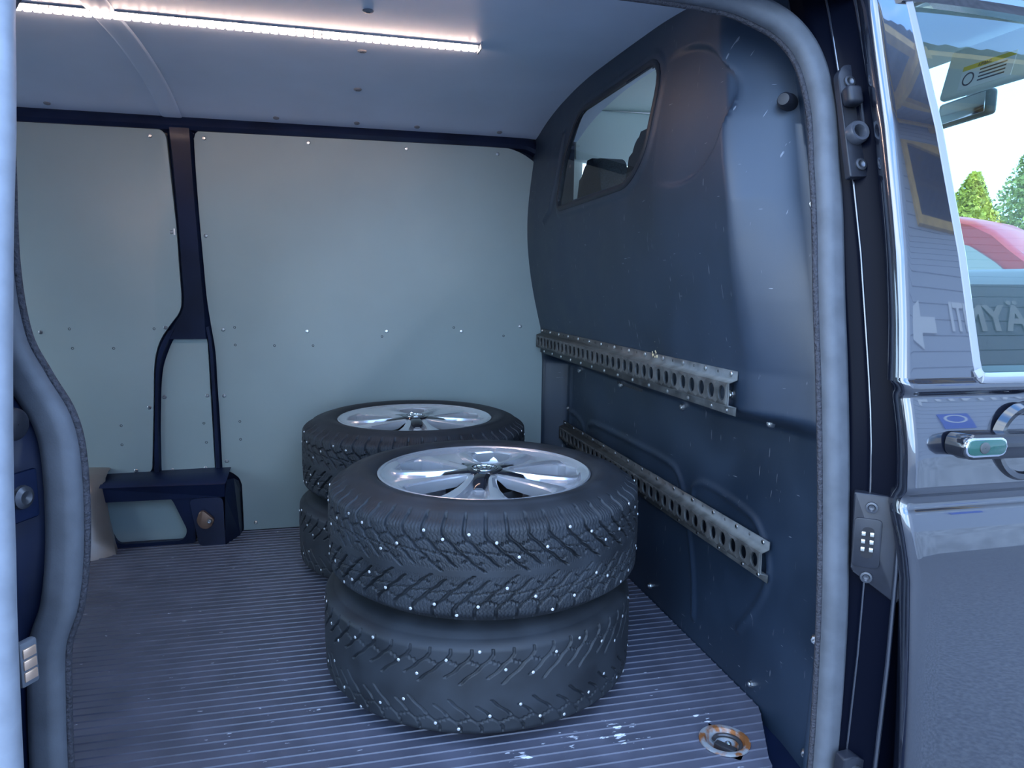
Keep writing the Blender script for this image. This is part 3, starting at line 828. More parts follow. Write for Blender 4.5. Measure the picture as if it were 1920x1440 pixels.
def emblem_mesh():
    bm = bmesh.new(); z0, z1 = FZ+.0060, FZ+.0074
    def ring(r1, r2, n=40):
        V, F = lathe_vf([(r1, z0), (r1, z1), (r2, z1), (r2, z0)], n); bv = [bm.verts.new(v) for v in V]
        for f in F: bm.faces.new([bv[i] for i in f])
    ring(.0285, .0300); ring(.0225, .0245)
    def bar(p, q, w=.0015):
        p = Vector((*p, 0)); q = Vector((*q, 0)); t = (q-p).normalized(); s = Vector((-t.y, t.x, 0))*w
        lo = [p-s, q-s, q+s, p+s]; a = [bm.verts.new((v.x, v.y, z0)) for v in lo]; b = [bm.verts.new((v.x, v.y, z1)) for v in lo]
        bm.faces.new(b)
        for i in range(4): bm.faces.new((a[i], a[(i+1) % 4], b[(i+1) % 4], b[i]))
    bar((-.010,.0205),(-.001,.003)); bar((.010,.0205),(.001,.003)); bar((-.001,.003),(.001,.003))
    bar((-.019,.012),(-.0085,-.0155)); bar((.019,.012),(.0085,-.0155)); bar((-.0085,-.0155),(-.0005,.0005)); bar((.0085,-.0155),(.0005,.0005))
    return bm_mesh('emblem', bm, chrome, 30)
emblem_me = emblem_mesh()
valve_me = lathe_me('valve', [(.0005,.112),(.004,.112),(.0045,.10),(.0035,.06)], flat_black, 10)
def inst(name, me, parent, loc=(0,0,0), rz=0):
    o = bpy.data.objects.new(name, me); COL.objects.link(o); o.parent = parent; o.location = loc; o.rotation_euler = (0,0,rz); return o
def wheel(loc, spin, flip, label, group):
    root = empty('wheel', loc); root.rotation_euler = (PI if flip else 0, 0, spin)
    tag(root, label, 'wheel', group)
    ty = inst('tyre', tyre_worn if flip else tyre_new, root)
    st = inst('studs', studs_worn if flip else studs_me, ty); st['kind'] = 'stuff'
    rm = inst('rim', rim_me, root)
    for k in range(5): inst('spoke', spoke_me, rm, rz=2*PI*k/5)
    inst('hub_back', back_me, root)
    cp = inst('centre_cap', cap_me, root); inst('emblem', emblem_me, cp, rz=R(100))
    inst('valve', valve_me, root, loc=(.196*math.cos(R(36)), .196*math.sin(R(36)), -.035))
    return root
G4 = 'studded winter wheels stacked in the load space'
WC = HW
wheel((.3214, 1.5285, HW*3), R(-108), False, 'studded winter wheel on top of the front stack, deep tread and silver twin spoke rim', G4)
wheel((.3100, 1.5310, HW), R(40), True, 'worn studded winter wheel lying at the bottom of the front stack', G4)
wheel((.2450, 2.1980, HW*3), R(-93), False, 'studded winter wheel on top of the rear stack against the far wall', G4)
wheel((.2320, 2.2000, HW), R(10), True, 'worn studded winter wheel at the bottom of the rear stack', G4)

# ================================================================== TIE-DOWN in the floor
td = empty('tie_down', (TIE[0], TIE[1], 0)); tag(td, 'rusty round tie-down cup with a shackle sunk in the ribbed floor', 'tie-down')
lathe('cup', [(.047,-.001),(.047,.0022),(.044,.0030),(.037,.0022),(.0345,-.004),(.031,-.016),(.024,-.021),(.001,-.022)], rust_m, td, 40)
pth = smooth_path([(.016,-.026,-.012),(.028,-.012,-.007),(.030,.006,-.006),(.020,.022,-.007),(.002,.028,-.008),(-.010,.022,-.010)], 6)
sweep('shackle', pth, circ(.0042, 8), M('dark_iron', (.09,.09,.10), .45, metal=.7), td, up=Vector((0,0,1)))
bm = bmesh.new(); add_box(bm, -.008, .008, -.024, .018, -.022, -.008, .003); o = from_bm('bracket', bm, M('dark_iron',(.09,.09,.10)), td, 40); o.rotation_euler = (0,0,R(35))
for p in ((-.017,-.008,-.019),(.013,.008,-.016)): fastener(bolt_me, 'bolt', p, (0,0,1), td, .75)

# ================================================================== DOOR OPENING: seal, pillar
ZS = [-.6,-.3,0,.25,.40,.52,.62,.705,.9,1.1,1.3,1.5]; YS = [.95,.91,.885,.875,.874,.876,.885,.90,.94,.992,1.06,1.14]
def ysk(z): return float(np.interp(z, ZS, YS))
seal_pts = [(-.372,.976,-.05),(-.365,.976,.216),(-.362,.976,.300),(-.356,.975,.384),(-.338,.975,.440),(-.328,.977,.520),(-.328,.985,.615),(-.338,.994,.668),(-.363,1.003,.715),(-.388,1.013,.770),(-.402,1.030,.86),(-.410,1.064,.99),(-.418,1.095,1.10),(-.412,1.130,1.215),(-.330,1.155,1.290),(-.20,1.166,1.325),(.10,1.170,1.333),(.50,1.170,1.331),(.640,1.168,1.325),(.705,1.163,1.310),(.762,1.152,1.280),(.797,1.135,1.228),(.808,1.107,1.144),(.802,1.080,1.05),(.796,1.055,.960),(.786,1.022,.82),(.784,1.001,.708),(.788,.985,.55),(.795,.975,.359),(.803,.977,.188),(.810,.984,.027),(.813,.99,-.10)]
sp = smooth_path(seal_pts, 6)
sec = [(-.021,.012),(-.022,-.002),(-.017,-.012),(-.006,-.016),(.001,-.0140),(.008,-.0155),(.017,-.010),(.021,.002),(.020,.012)]
seal = sweep('door_seal', sp, sec, seal_m, None, up=Vector((0,1,0)), smooth=60)
tag(seal, 'grey rubber weather strip running around the sliding door opening', 'seal')
# knurled clamping edge of the seal, inwards
def off_path(path, s, u):
    out = []
    for i, p in enumerate(path):
        t = (path[min(i+1, len(path)-1)]-path[max(i-1, 0)]).normalized(); sd = t.cross(Vector((0,1,0))).normalized(); uu = sd.cross(t).normalized()
        out.append(p+sd*s+uu*u)
    return out
tst = off_path(sp, .026, .012)
inner_sign = .026 if (tst[len(tst)//2]-sp[len(sp)//2]).z < 0 else -.026
sweep('clamping_edge', off_path(sp, inner_sign*.88, .010), circ(.0052, 8), M('seal_edge', (.035,.035,.045), .7, bump=1.0, bscale=230, bdist=.004, var=.3, scale=200), seal)

# B pillar between the opening and the front door, swept along the body side
def pillar_rows(prof, zs):
    return [[(x, ysk(z)+dy, z) for z in zs] for x, dy in prof]
zsB = np.linspace(-.55, 1.40, 40)
wn_ = tag(strip3('wall_near', pillar_rows([(.800,.135),(.803,.105),(.812,.094),(.824,.083),(.826,.076),(.829,.074),(.834,.066),(.846,.050),(.850,.036),(.853,.034),(.858,.046),(.866,.052),(.880,.050),(.90,.05),(.93,.10)], zsB), jamb, None, 35), kind='structure', label='glossy black door pillar with stepped edges')
for x, dy, r in ((.827,.0755,.0022),(.8505,.0365,.004)):
    sweep('seam_bead', [Vector((x, ysk(z)+dy, z)) for z in zsB], circ(r, 8), paint, wn_, up=Vector((0,1,0)))
# body around the opening: header, rear quarter, rear end and underside (mostly outside the picture)
hdr = [[(x, y, z) for x in (-.6, -.3, .0, .4, .86)] for y, z in ((1.195,1.352),(1.16,1.352),(1.12,1.345),(1.075,1.345),(1.04,1.36),(1.03,1.40),(1.05,1.46))]
tag(strip3('wall_above_opening', hdr, paint, None, 40), kind='structure', label='black header rail above the sliding door opening')
q_in = [(-1.85,1.06),(-.44,1.06)]
zq = np.linspace(-.03, 1.36, 14)
wr = tag(strip3('wall_near_rear', [[(x, max(ysk(z), .88)+dy, z) for z in zq] for x, dy in ((-1.85,.17),(-.52,.17),(-.43,.15),(-.405,.12),(-.398,.105),(-.398,.02),(-.41,.0),(-1.9,.0))], body, None, 40), kind='structure', label='black rear quarter of the van body')
wl = tag(box('wall_left', -1.90, -1.85, .9, 2.6, -.5, .42, panel_m), kind='structure', label='unseen rear doors, with windows added to light the load space')
for y0, y1 in ((.9,1.08),(1.70,1.84),(2.46,2.6)): box('added_window_post', -1.90, -1.86, y0, y1, .42, 1.28, body, wl)  # rear windows added out of view to brighten far wall and ceiling
box('added_window_head', -1.90, -1.86, .9, 2.6, 1.28, 1.42, body, wl)
for y0, y1 in ((1.08,1.70),(1.84,2.46)): obj('added_rear_pane', [(-1.88,y0,.42),(-1.88,y1,.42),(-1.88,y1,1.28),(-1.88,y0,1.28)], [(0,1,2,3)], glass_p, wl)
# black body face between the opening seal and the sliding door, with its lower bulge
jrows = []
for z, xi in ((-.5,-.36),(.0,-.36),(.216,-.352),(.30,-.350),(.384,-.342),(.44,-.325),(.52,-.314),(.615,-.314),(.668,-.326),(.715,-.352),(.77,-.376),(.86,-.386),(1.0,-.388),(1.2,-.388)):
    jrows.append([(xi-.004, ysk(z)+.112, z), (xi-.03, ysk(z)+.105, z), (min(xi-.04,-.375), ysk(z)+.085, z), (-.395, ysk(z)+.030, z), (-.400, ysk(z)-.02, z), (-.52, ysk(z)-.02, z)])
strip3('jamb_face', jrows, body, wr, 40)

# striker at the top of the pillar
def tilt(z): 
    dz = (ysk(z+.05)-ysk(z-.05))/.1; return math.atan(dz)
def on_pillar(name, x, dy, z, scale=1):
    e = empty(name, (x, ysk(z)+dy, z)); e.rotation_euler = (-tilt(z), 0, 0); return e
st = on_pillar('door_striker', .834, .066, 1.112); tag(st, 'flat black striker plate with hook and round socket near the top of the pillar', 'striker plate')
plate('plate', rounded([(-.026,-.098),(.022,-.094),(.030,.078),(.014,.098),(-.006,.100),(-.022,.084)], [.004,.004,.01,.01,.006,.01], 3), -.004, .008, flat_black, st, bevel=.002)
for p in ((-.003,-.005,.068),(-.004,-.005,-.076)):
    o = lathe('screw', [(.0105,.001),(.0100,-.002),(.0065,-.0025),(.004,-.0005),(.0005,.0)], steel if False else M('dark_screw',(.10,.105,.12),.35,metal=.8), st, 16, axis='y', c=p)
bm = bmesh.new(); add_box(bm, -.024, .004, -.026, -.004, .020, .052, .007, 3); from_bm('hook', bm, flat_black, st, 40)
bm = bmesh.new(); add_box(bm, .006, .016, -.012, -.002, -.030, .056, .003, 2); from_bm('guide_rib', bm, flat_black, st, 40)
box('recess', -.022, .003, -.0045, -.0035, -.012, .020, M('recess_black',(.006,.006,.01),.6), st)
lathe('socket', [(.0185,.0),(.0185,-.010),(.0160,-.014),(.0110,-.013),(.0090,-.009),(.0085,.006),(.0005,.008)], M('socket_grey',(.055,.06,.075),.3), st, 24, axis='y', c=(-.006,-.004,-.024))
# contact plate at mid height
cp = on_pillar('contact_plate', .834, .060, .440); cp.rotation_euler = (cp.rotation_euler[0], 0, R(-40)); tag(cp, 'black contact plate with three pairs of pins at mid height of the pillar', 'contact plate')
plate('plate', rounded([(-.040,.084),(.020,.082),(.031,.050),(.037,-.030),(.036,-.082),(.030,-.088),(-.036,-.044)], [.004,.012,.02,.02,.012,.006,.004], 3), -.006, .012, flat_black, cp, bevel=.003)
plate('inset', rounded([(-.036,.044),(.004,.044),(.004,-.036),(-.036,-.036)], .008, 3), -.0085, -.004, flat_black, cp, bevel=.001)
plate('slot', rounded([(-.024,.030),(-.006,.030),(-.006,-.020),(-.024,-.020)], .0085, 4), -.0092, -.0080, M('recess_black',(.006,.006,.01)), cp)
for i in range(3):
    for dx in (-.0215, -.0095):
        box('contact_pin', dx-.003, dx+.003, -.0135, -.009, .0165-i*.0125, .0235-i*.0125, M('pin_metal',(.72,.70,.62),.3,metal=.9), cp, .001)
for z in (.062, -.052): lathe('screw', [(.0095,.001),(.0090,-.003),(.006,-.0035),(.004,-.001),(.0005,-.0005)], M('dark_screw',(.10,.105,.12)), cp, 14, axis='y', c=(-.013,-.006,z))
# lower pad just above the step
lp = on_pillar('pillar_bracket', .842, .062, .030); tag(lp, 'black plastic bracket at the foot of the pillar', 'bracket')
plate('plate', rounded([(-.038,.046),(-.014,.048),(.030,.022),(.030,-.08),(-.040,-.08)], [.004,.006,.012,.004,.004], 3), -.008, .012, flat_black, lp, bevel=.003)
lathe('screw', [(.0105,.001),(.0100,-.003),(.0065,-.0035),(.004,-.001),(.0005,-.0005)], M('dark_screw',(.10,.105,.12)), lp, 14, axis='y', c=(-.013,-.008,.022))
lathe('rubber_bump', [(.018,.001),(.017,-.006),(.010,-.010),(.0005,-.011)], flat_black, lp, 18, axis='y', c=(-.014,-.008,-.012))

# ================================================================== FRONT DOOR (door_1)
d1 = empty('door_1', (0,0,0)); tag(d1, kind='structure', label='glossy black front passenger door')
# outer skin below the belt; profile in (z, y) with a groove; rounded rear edge towards the pillar
ZD = [-.50,-.30,-.10,.00,.10,.20,.30,.41,.476,.503,.510,.516,.524,.532,.538,.546,.60,.64,.672,.684,.688,.694,.704,.710]
YD = [.905,.888,.873,.8685,.8660,.8650,.8665,.8725,.8785,.8815,.8850,.8890,.8895,.8880,.8810,.8780,.8805,.8870,.8950,.8985,.8960,.8930,.8935,.8990]
def xe(z): return float(np.interp(z, [-.5,.09,.31,.41,.505,.53,.69,.705,.8,.957,1.12,1.30,1.5], [.885,.866,.852,.848,.830,.834,.829,.822,.830,.835,.838,.845,.86]))
zf = np.array(sorted(set(list(np.linspace(-.5,.505,30))+list(np.linspace(.505,.55,14))+list(np.linspace(.55,.680,12))+list(np.linspace(.682,.712,10)))))
from itertools import count
def cspline(x, X, Y):
    return np.interp(x, X, Y)
skin = []
for z in zf:
    yv = float(np.mean([np.interp(z+d, ZD, YD) for d in ((-.02,-.01,0,.01,.02) if (z < .485 or .56 < z < .655) else (0,))]))
    e = xe(z)
    skin.append([(e+.012, yv+.045, z), (e+.001, yv+.030, z), (e-.001, yv+.014, z), (e+.0005, yv+.007, z), (e+.004, yv+.0028, z), (e+.010, yv+.0008, z), (e+.022, yv, z), (e+.05, yv, z), (1.20, yv, z), (1.75, yv+.01, z), (1.80, yv+.03, z)])
strip3('door_skin', skin, paint, d1, 45)
# upper frame: pillar part of the door, left of the glass
zu = np.linspace(.706, 1.40, 26)
def xg(z): return float(np.interp(z, [.70,.725,.871,1.011,1.146,1.308,1.40], [.962,.957,.946,.935,.925,.917,.912]))
up = [[(xe(z)+.012, ysk(z)+.045, z), (xe(z)+.001, ysk(z)+.030, z), (xe(z)-.001, ysk(z)+.014, z), (xe(z)+.001, ysk(z)+.005, z), (xe(z)+.006, ysk(z)+.001, z), (xe(z)+.02, ysk(z), z), (xg(z)-.004, ysk(z), z), (xg(z)-.003, ysk(z)+.02, z)] for z in zu]
strip3('window_pillar', up, paint, d1, 45)
edge_grey = M('grey_window_trim', (.30,.31,.34), .35, coat=.3)
sweep('window_channel', [Vector((xg(z)+.003, ysk(z)+.003, z)) for z in zu], [(-.008,.010),(-.008,-.003),(-.005,-.005),(.005,-.004),(.008,.000),(.008,.010)], edge_grey, d1, up=Vector((0,1,0)), smooth=30)
# belt weather strip and bright belt line
sweep('belt_seal', smooth_path([(.958,.904,.722),(.963,.898,.712),(.975,.894,.7095),(1.10,.894,.7095),(1.76,.90,.7095)], 5), [(-.007,.010),(-.007,-.004),(-.003,-.007),(.004,-.007),(.008,-.002),(.008,.012)], edge_grey, d1, up=Vector((0,1,0)), smooth=40)
# upper frame of the door above the glass
sweep('window_header', smooth_path([(.905,1.066,1.318),(1.00,1.068,1.322),(1.20,1.070,1.318),(1.5,1.068,1.295),(1.75,1.03,1.20)], 5), [(-.012,.02),(-.014,-.006),(-.004,-.014),(.008,-.010),(.014,.004),(.012,.02)], paint, d1, up=Vector((0,1,0)), smooth=40)
gl = [[(float(x), ysk(z)+.008, z) for x in np.linspace(xg(z), 1.74, 3)] for z in np.linspace(.70, 1.335, 12)]
strip3('window_pane', gl, glass_m, d1, 60)
# inner door trim seen through the glass
box('inner_trim', .95, 1.75, .94, .99, -.1, .72, M('teal_trim',(.10,.15,.155),.7), d1, .02)
# handle: base, lever, lock cylinder, thumb bowl
hp = rounded([(.908,.5905),(.908,.632),(1.20,.628),(1.20,.588)], [.020,.020,.02,.02], 6)
hb_ = plate('handle_base', hp, .872, .886, gloss_black, d1, bevel=.004)
plate('handle_lever', rounded([(.889,.597),(.889,.634),(1.17,.630),(1.17,.595)], [.018,.018,.016,.016], 6), .847, .880, gloss_black, d1, bevel=.008)
lens = rounded([(.895,.604),(.895,.627),(.963,.626),(.963,.604)], [.012,.012,.012,.012], 6)
plate('handle_bezel', offset_poly(lens, .003), .8445, .849, chrome, d1, bevel=.001)
plate('handle_oval', lens, .843, .847, M('painted_green_reflection',(.015,.085,.065),.10,coat=.8), d1, bevel=.001)  # green reflection in the chrome oval, put into its colour
lathe('lock_cylinder', [(.0085,.0),(.0085,-.0015),(.0075,-.002),(.0005,-.002)], zinc, d1, 24, axis='y', c=(.923,.843,.615))
lathe('handle_bowl', [(.036,.016),(.044,.004),(.050,-.006),(.058,-.008),(.064,.004)], gloss_black, d1, 44, axis='y', c=(1.040,.880,.612))
lathe('handle_dish', [(.0005,.034),(.026,.028),(.040,.012),(.046,.0)], paint, d1, 32, axis='y', c=(1.040,.882,.612))

# ================================================================== SLIDING DOOR (door_2), slid open to the left
d2 = empty('door_2', (0,0,0)); tag(d2, kind='structure', label='black sliding door slid open at the left')
zs2 = np.linspace(-.45, 1.38, 30)
def x2(z): return float(np.interp(z, [-.45,.30,.58,.73,1.03,1.15,1.38], [-.352,-.346,-.337,-.338,-.338,-.344,-.352]))
strip3('door_panel', [[(x2(z)+dx, ysk(z)+dy, z) for z in zs2] for dx, dy in ((-.6,-.062),(-.02,-.062),(-.012,-.056),(-.012,-.02),(-.03,-.012),(-.6,-.012))], body, d2, 40)
sweep('edge_seal', [Vector((x2(z)-.004, ysk(z)-.050, z)) for z in zs2], [(-.014,.012),(-.016,.000),(-.012,-.010),(-.002,-.014),(.008,-.012),(.014,-.004),(.014,.010)], M('pale_rubber', (.24,.26,.30), .55, var=.1, scale=30), d2, up=Vector((0,1,0)), smooth=50)
# fittings on the shut face at the left
ff = lathe('buffer', [(.0005,.012),(.014,.012),(.019,.008),(.0205,.0),(.0205,-.02)], flat_black, None, 28, axis='x', c=(0,0,0))
ff.location = (-.366, .950, .674); ff.rotation_euler = (0,0,R(-25))
tag(ff, 'round black rubber buffer on the shut face left of the opening', 'buffer')
bk = empty('guide_bracket', (-.364, .940, .588)); bk.rotation_euler = (0,0,R(-25)); tag(bk, 'black guide bracket with a screw below the round buffer', 'bracket')
bm = bmesh.new(); add_box(bm, .0, .006, -.03, .030, -.03, .030, .004); from_bm('plate', bm, body, bk, 40)
lathe('screw', [(.0005,.010),(.008,.012),(.0135,.009),(.015,.004)], M('dark_screw',(.10,.105,.12),.35,metal=.8), bk, 16, axis='x', c=(.001,.005,.0))
cb = empty('contact_block', (-.342, .866, .420)); cb.rotation_euler = (0,0,R(-30)); tag(cb, 'small black contact block with three copper pads on the sliding door edge', 'contact block')
bm = bmesh.new(); add_box(bm, .0, .010, -.008, .014, -.026, .026, .003); from_bm('housing', bm, M('block_grey',(.10,.11,.13),.5), cb, 40)
for i in range(3): box('pad', .009, .0115, -.005, .011, -.0195+i*.0135, -.0085+i*.0135, M('copper_pad',(.80,.55,.40),.3,metal=.7), cb, .001)

# ================================================================== CAB seen through the two windows
cabr = tag(strip3('ceiling_cab', [[(x, y, z) for y in (1.08, 1.4, 1.9, 2.3, 2.58)] for x, z in ((.70,1.46),(1.0,1.47),(1.4,1.48),(1.68,1.47))], trim_grey, None, 60), kind='structure', label='light grey cab roof lining')
zc = np.linspace(-.3, 1.0, 3)
fd = tag(box('wall_cab_far', .80, 2.30, 2.585, 2.63, -.3, 1.02, trim_grey), kind='structure', label='far cab door below its window')
box('pillar_trim', .76, .90, 2.576, 2.61, .9, 1.47, trim_grey, fd, .02)
box('window_header', .86, 1.75, 2.56, 2.63, 1.285, 1.47, trim_grey, fd, .02)
def headrest_seat(label, yc, xo=0):
    s = empty('seat', (.98+xo, yc, -.1)); tag(s, label, 'seat', 'cab seats')
    bm = bmesh.new(); add_box(bm, -.08, .06, -.14, .14, .25, 1.06, .05, 4, Matrix.Rotation(R(-6), 4, 'Y')); from_bm('backrest', bm, fabric, s, 60)
    bm = bmesh.new(); add_box(bm, -.05, .55, -.14, .14, .05, .26, .05, 4); from_bm('cushion', bm, fabric, s, 60)
    pts = rounded([(-.125,1.06),(.125,1.06),(.135,1.22),(.085,1.37),(-.085,1.37),(-.135,1.20)], [.03,.03,.06,.06,.06,.06], 5)
    plate('headrest', pts, -.13, -.03, fabric, s, plane='x', bevel=.02, smooth=50)
    for sy in (-.06, .06): lathe('headrest_post', [(.006,1.0),(.006,1.09)], chrome, s, 10, c=(-.09, sy, 0))
    return s
headrest_seat('charcoal driver seat behind the partition window, left headrest', 2.430, .02)
headrest_seat('charcoal middle seat behind the partition window, right headrest', 1.935, .0)
# dashboard, windscreen frame, visor and mirror
db = obj('dashboard', [], [], flat_black) if False else None
dash = strip3('dashboard', [[(x, y, z) for y in (1.0, 1.4, 1.9, 2.3, 2.58)] for x, z in ((1.72,.30),(1.74,.78),(1.78,.86),(1.88,.895),(2.2,.915),(2.55,.90),(2.60,.4))], M('dash_grey', (.16,.20,.215), .75), None, 40)
tag(dash, 'dark grey dashboard seen through the passenger window', 'dashboard')
cf = tag(strip3('wall_cab_front', [[(2.62, y, z) for y in (.95, 1.8, 2.65)] for z in (-.4, .89)], body, None), kind='structure', label='front bulkhead of the cab')
for (y0, lab) in ((2.57, 'far'), (1.03, 'near')):
    sweep('windscreen_pillar', [Vector((2.60, y0, .88)), Vector((2.2, y0-.01*(1 if y0 > 2 else -1), 1.16)), Vector((1.70, y0-.03*(1 if y0 > 2 else -1), 1.46))], circ(.035, 10), body, cf, up=Vector((0,1,0)))
obj('windscreen', [(2.60,1.0,.88),(2.60,2.6,.88),(1.68,2.55,1.47),(1.68,1.05,1.47)], [(0,1,2,3)], glass('screen_glass', (.88,.94,.92), .04), cf)

vs = empty('sun_visor', (1.56, 1.47, 1.375)); vs.rotation_euler = (0, R(14), 0); tag(vs, 'pale sun visor with an airbag warning sticker above the dashboard', 'sun visor')
bm = bmesh.new(); add_box(bm, .0, .022, -.19, .19, -.045, .085, .010, 3); from_bm('board', bm, trim_grey, vs, 50)
st_ = box('sticker', -.0012, .0, -.02, .13, -.034, .014, white_p, vs)
box('sticker_band', -.0012, .0, -.02, .13, .014, .026, M('yellow_print', (.75,.60,.05), .6), vs)
V, F = lathe_vf([(.0135,-.0013),(.0135,-.0020),(.0170,-.0020),(.0170,-.0013)], 24, axis='x', c=(0, .105, -.010))
rp_ = M('dark_print', (.05,.05,.07), .6)
obj('warning_ring', V, F, rp_, vs)
for k in range(4): box('print_line', -.0018, -.0012, .0, .075, .004-.009*k, .0075-.009*k, rp_, vs)
ca = bpy.data.curves.new('airbag_text', 'FONT'); ca.body = 'AIRBAG'; ca.size = .011; ca.extrude = .0003
ta = bpy.data.objects.new('airbag_tmp', ca); COL.objects.link(ta); bpy.context.view_layer.update()
tam = bpy.data.meshes.new_from_object(ta.evaluated_get(bpy.context.evaluated_depsgraph_get())); bpy.data.objects.remove(ta)
tt = link('sticker_text', tam, rp_, vs); tt.rotation_euler = (PI/2, 0, -PI/2); tt.location = (-.0018, .085, .016)
im = empty('interior_mirror', (1.70, 1.72, 1.335)); im.rotation_euler = (0, 0, R(-8)); tag(im, 'grey interior mirror hanging at the top of the windscreen', 'mirror')
bm = bmesh.new(); add_box(bm, -.012, .018, -.10, .10, -.034, .034, .012, 3); from_bm('housing', bm, M('mirror_grey', (.12,.15,.155), .4), im, 50)
box('mirror_glass', -.0135, -.0115, -.088, .088, -.026, .026, chrome, im, .001)
lathe('stalk', [(.008,.02),(.008,.11)], flat_black, im, 10, c=(.01,0,0))

# ================================================================== OUTSIDE: building behind the camera, red van, trees
bd = empty('yard_building', (8, -3.3, GZ)); tag(bd, 'grey clad workshop building with corrugated canopy, reflected in the black door', 'building')
siding = M('siding', (.50,.54,.62), .6)
def sid_rows(x0, x1, z0, z1, y, pitch=.14):
    rows_ = []; z = z0
    while z < z1:
        rows_ += [[(x0, y, z), (x1, y, z)], [(x0, y, min(z+pitch-.012, z1)), (x1, y, min(z+pitch-.012, z1))], [(x0, y-.012, min(z+pitch-.010, z1)), (x1, y-.012, min(z+pitch-.010, z1))], [(x0, y-.012, min(z+pitch, z1)), (x1, y-.012, min(z+pitch, z1))]]
        z += pitch
    return rows_
BX0, BX1, BY = 2.75, 16.0, -3.2
def local(o): o.matrix_parent_inverse = bd.matrix_basis.inverted(); return o
bpy.context.view_layer.update()
local(strip3('cladding', sid_rows(BX0, BX1, .22, 5.4, BY), siding, bd))
local(box('plinth', BX0-.03, BX1, BY-.3, BY+.03, GZ, .22, conc, bd))
local(box('building_core', BX0, BX1, BY-8, BY-.02, GZ, 5.9, siding, bd))
# canopy: corrugated sheet on timber
cw = []
n = 260
for t in (0, 1):
    yy = BY if t == 0 else -1.25; zz = 5.55 if t == 0 else 5.05
    cw.append([(BX0-.2+(BX1-BX0+.4)*i/n, yy, zz+.025*math.sin(i*PI/2)) for i in range(n+1)])
local(strip3('canopy_sheet', cw, corr, bd, 60))
for y_, z_ in ((-3.0,5.40),(-2.1,5.17),(-1.35,4.99)): local(box('purlin', BX0-.1, BX1, y_-.05, y_+.05, z_-.10, z_+.0, wood, bd))
for x_ in np.arange(BX0+.2, BX1, 1.6):
    o = box('rafter', -.05, .05, -1.0, 1.0, -.08, .08, wood, bd); o.location = (0,0,0)
    o.matrix_parent_inverse = bd.matrix_basis.inverted(); o.location = (x_, -2.2, 5.08); o.rotation_euler = (R(-14), 0, 0)
# window with yellow frame
wf = [(5.0,3.75),(6.4,3.75),(6.4,4.75),(5.0,4.75)]; wi = [(5.1,3.85),(6.3,3.85),(6.3,4.65),(5.1,4.65)]
local(ring_plate('window_frame', wf, wi, BY-.02, BY+.06, wood, bd))
local(box('window_pane', 5.1, 6.3, BY, BY+.02, 3.85, 4.65, M('window_blue', (.02,.03,.05), .05, coat=1.0), bd))
# painted entrance sign with its arrow, and a blue sticker
cu = bpy.data.curves.new('sign_text', 'FONT'); cu.body = 'SISÄÄNKÄYNTI'; cu.size = .36; cu.extrude = .004; cu.offset = .010
to = bpy.data.objects.new('sign_tmp', cu); COL.objects.link(to)
bpy.context.view_layer.update()
dg = bpy.context.evaluated_depsgraph_get(); tm = bpy.data.meshes.new_from_object(to.evaluated_get(dg))
bpy.data.objects.remove(to)
so = link('sign_lettering', tm, white_p, bd); so.matrix_parent_inverse = bd.matrix_basis.inverted()
so.rotation_euler = (PI/2, 0, PI); so.location = (7.55, BY+.02, 2.22)
local(plate('sign_arrow', [(4.78,2.33),(4.50,2.33),(4.50,2.47),(4.05,2.26),(4.50,2.05),(4.50,2.19),(4.78,2.19)], BY+.012, BY+.02, white_p, bd))
local(plate('sticker', [(4.95,1.30),(5.30,1.30),(5.30,1.75),(4.95,1.75)], BY+.012, BY+.018, blue_p, bd))
o = lathe('sticker_ring', [(.10,0),(.10,.003),(.13,.003),(.13,0)], white_p, bd, 24, axis='y', c=(5.125, BY+.018, 1.58)); local(o)

# red van in the yard beyond
rv = empty('red_van', (10.9, 10.4, GZ)); rv.rotation_euler = (0,0,R(-70)); tag(rv, 'red panel van parked in the yard beyond the cab window', 'van')
side = [(-3.6,.35),(-3.6,2.2),(-3.5,2.56),(-1.0,2.60),(-.3,2.57),(.15,2.46),(.50,2.28),(.80,2.02),(1.60,1.40),(2.3,1.18),(2.62,.95),(2.70,.35)]
bm = bmesh.new()
secs = [(-1.0,.0),(-.96,.04),(.96,.04),(1.0,.0)]
L = []
for yy, ins in ((-1.0,.0),(-.93,.05),(-.80,.08),(0,.10),(.80,.08),(.93,.05),(1.0,.0)):
    L.append([bm.verts.new((x, yy*(1-.10*max(0, z-1.2)), z+(ins if z > 2.0 else ins*.3))) for x, z in side])
for a, b in zip(L[:-1], L[1:]):
    for i in range(len(side)-1): bm.faces.new((a[i], a[i+1], b[i+1], b[i]))
bm.faces.new(L[0]); bm.faces.new(L[-1][::-1])
from_bm('body', bm, red_paint, rv, 40)
dglass = M('van_glass', (.10,.17,.18), .06, coat=1.0)
def rvp(name, P, mat): return obj(name, P, [tuple(range(len(P)))], mat, rv)
for s in (-1, 1):
    plate('side_window', rounded([(-.60,1.36),(1.20,1.36),(.62,1.86),(.20,2.14),(-.60,2.18)], [.03,.05,.1,.1,.03], 4), s*.985, s*.90, dglass, rv)
    mr = empty('door_mirror', (1.0, s*1.05, 1.35)); mr.parent = rv
    bpy.data.objects.remove(mr)
    box('door_mirror', .95, 1.08, s*1.16-.13, s*1.16+.13, 1.25, 1.60, flat_black, rv, .03)
rvp('windscreen', [(1.56,-.80,1.475),(1.56,.80,1.475),(.56,.74,2.29),(.56,-.74,2.29)], dglass)
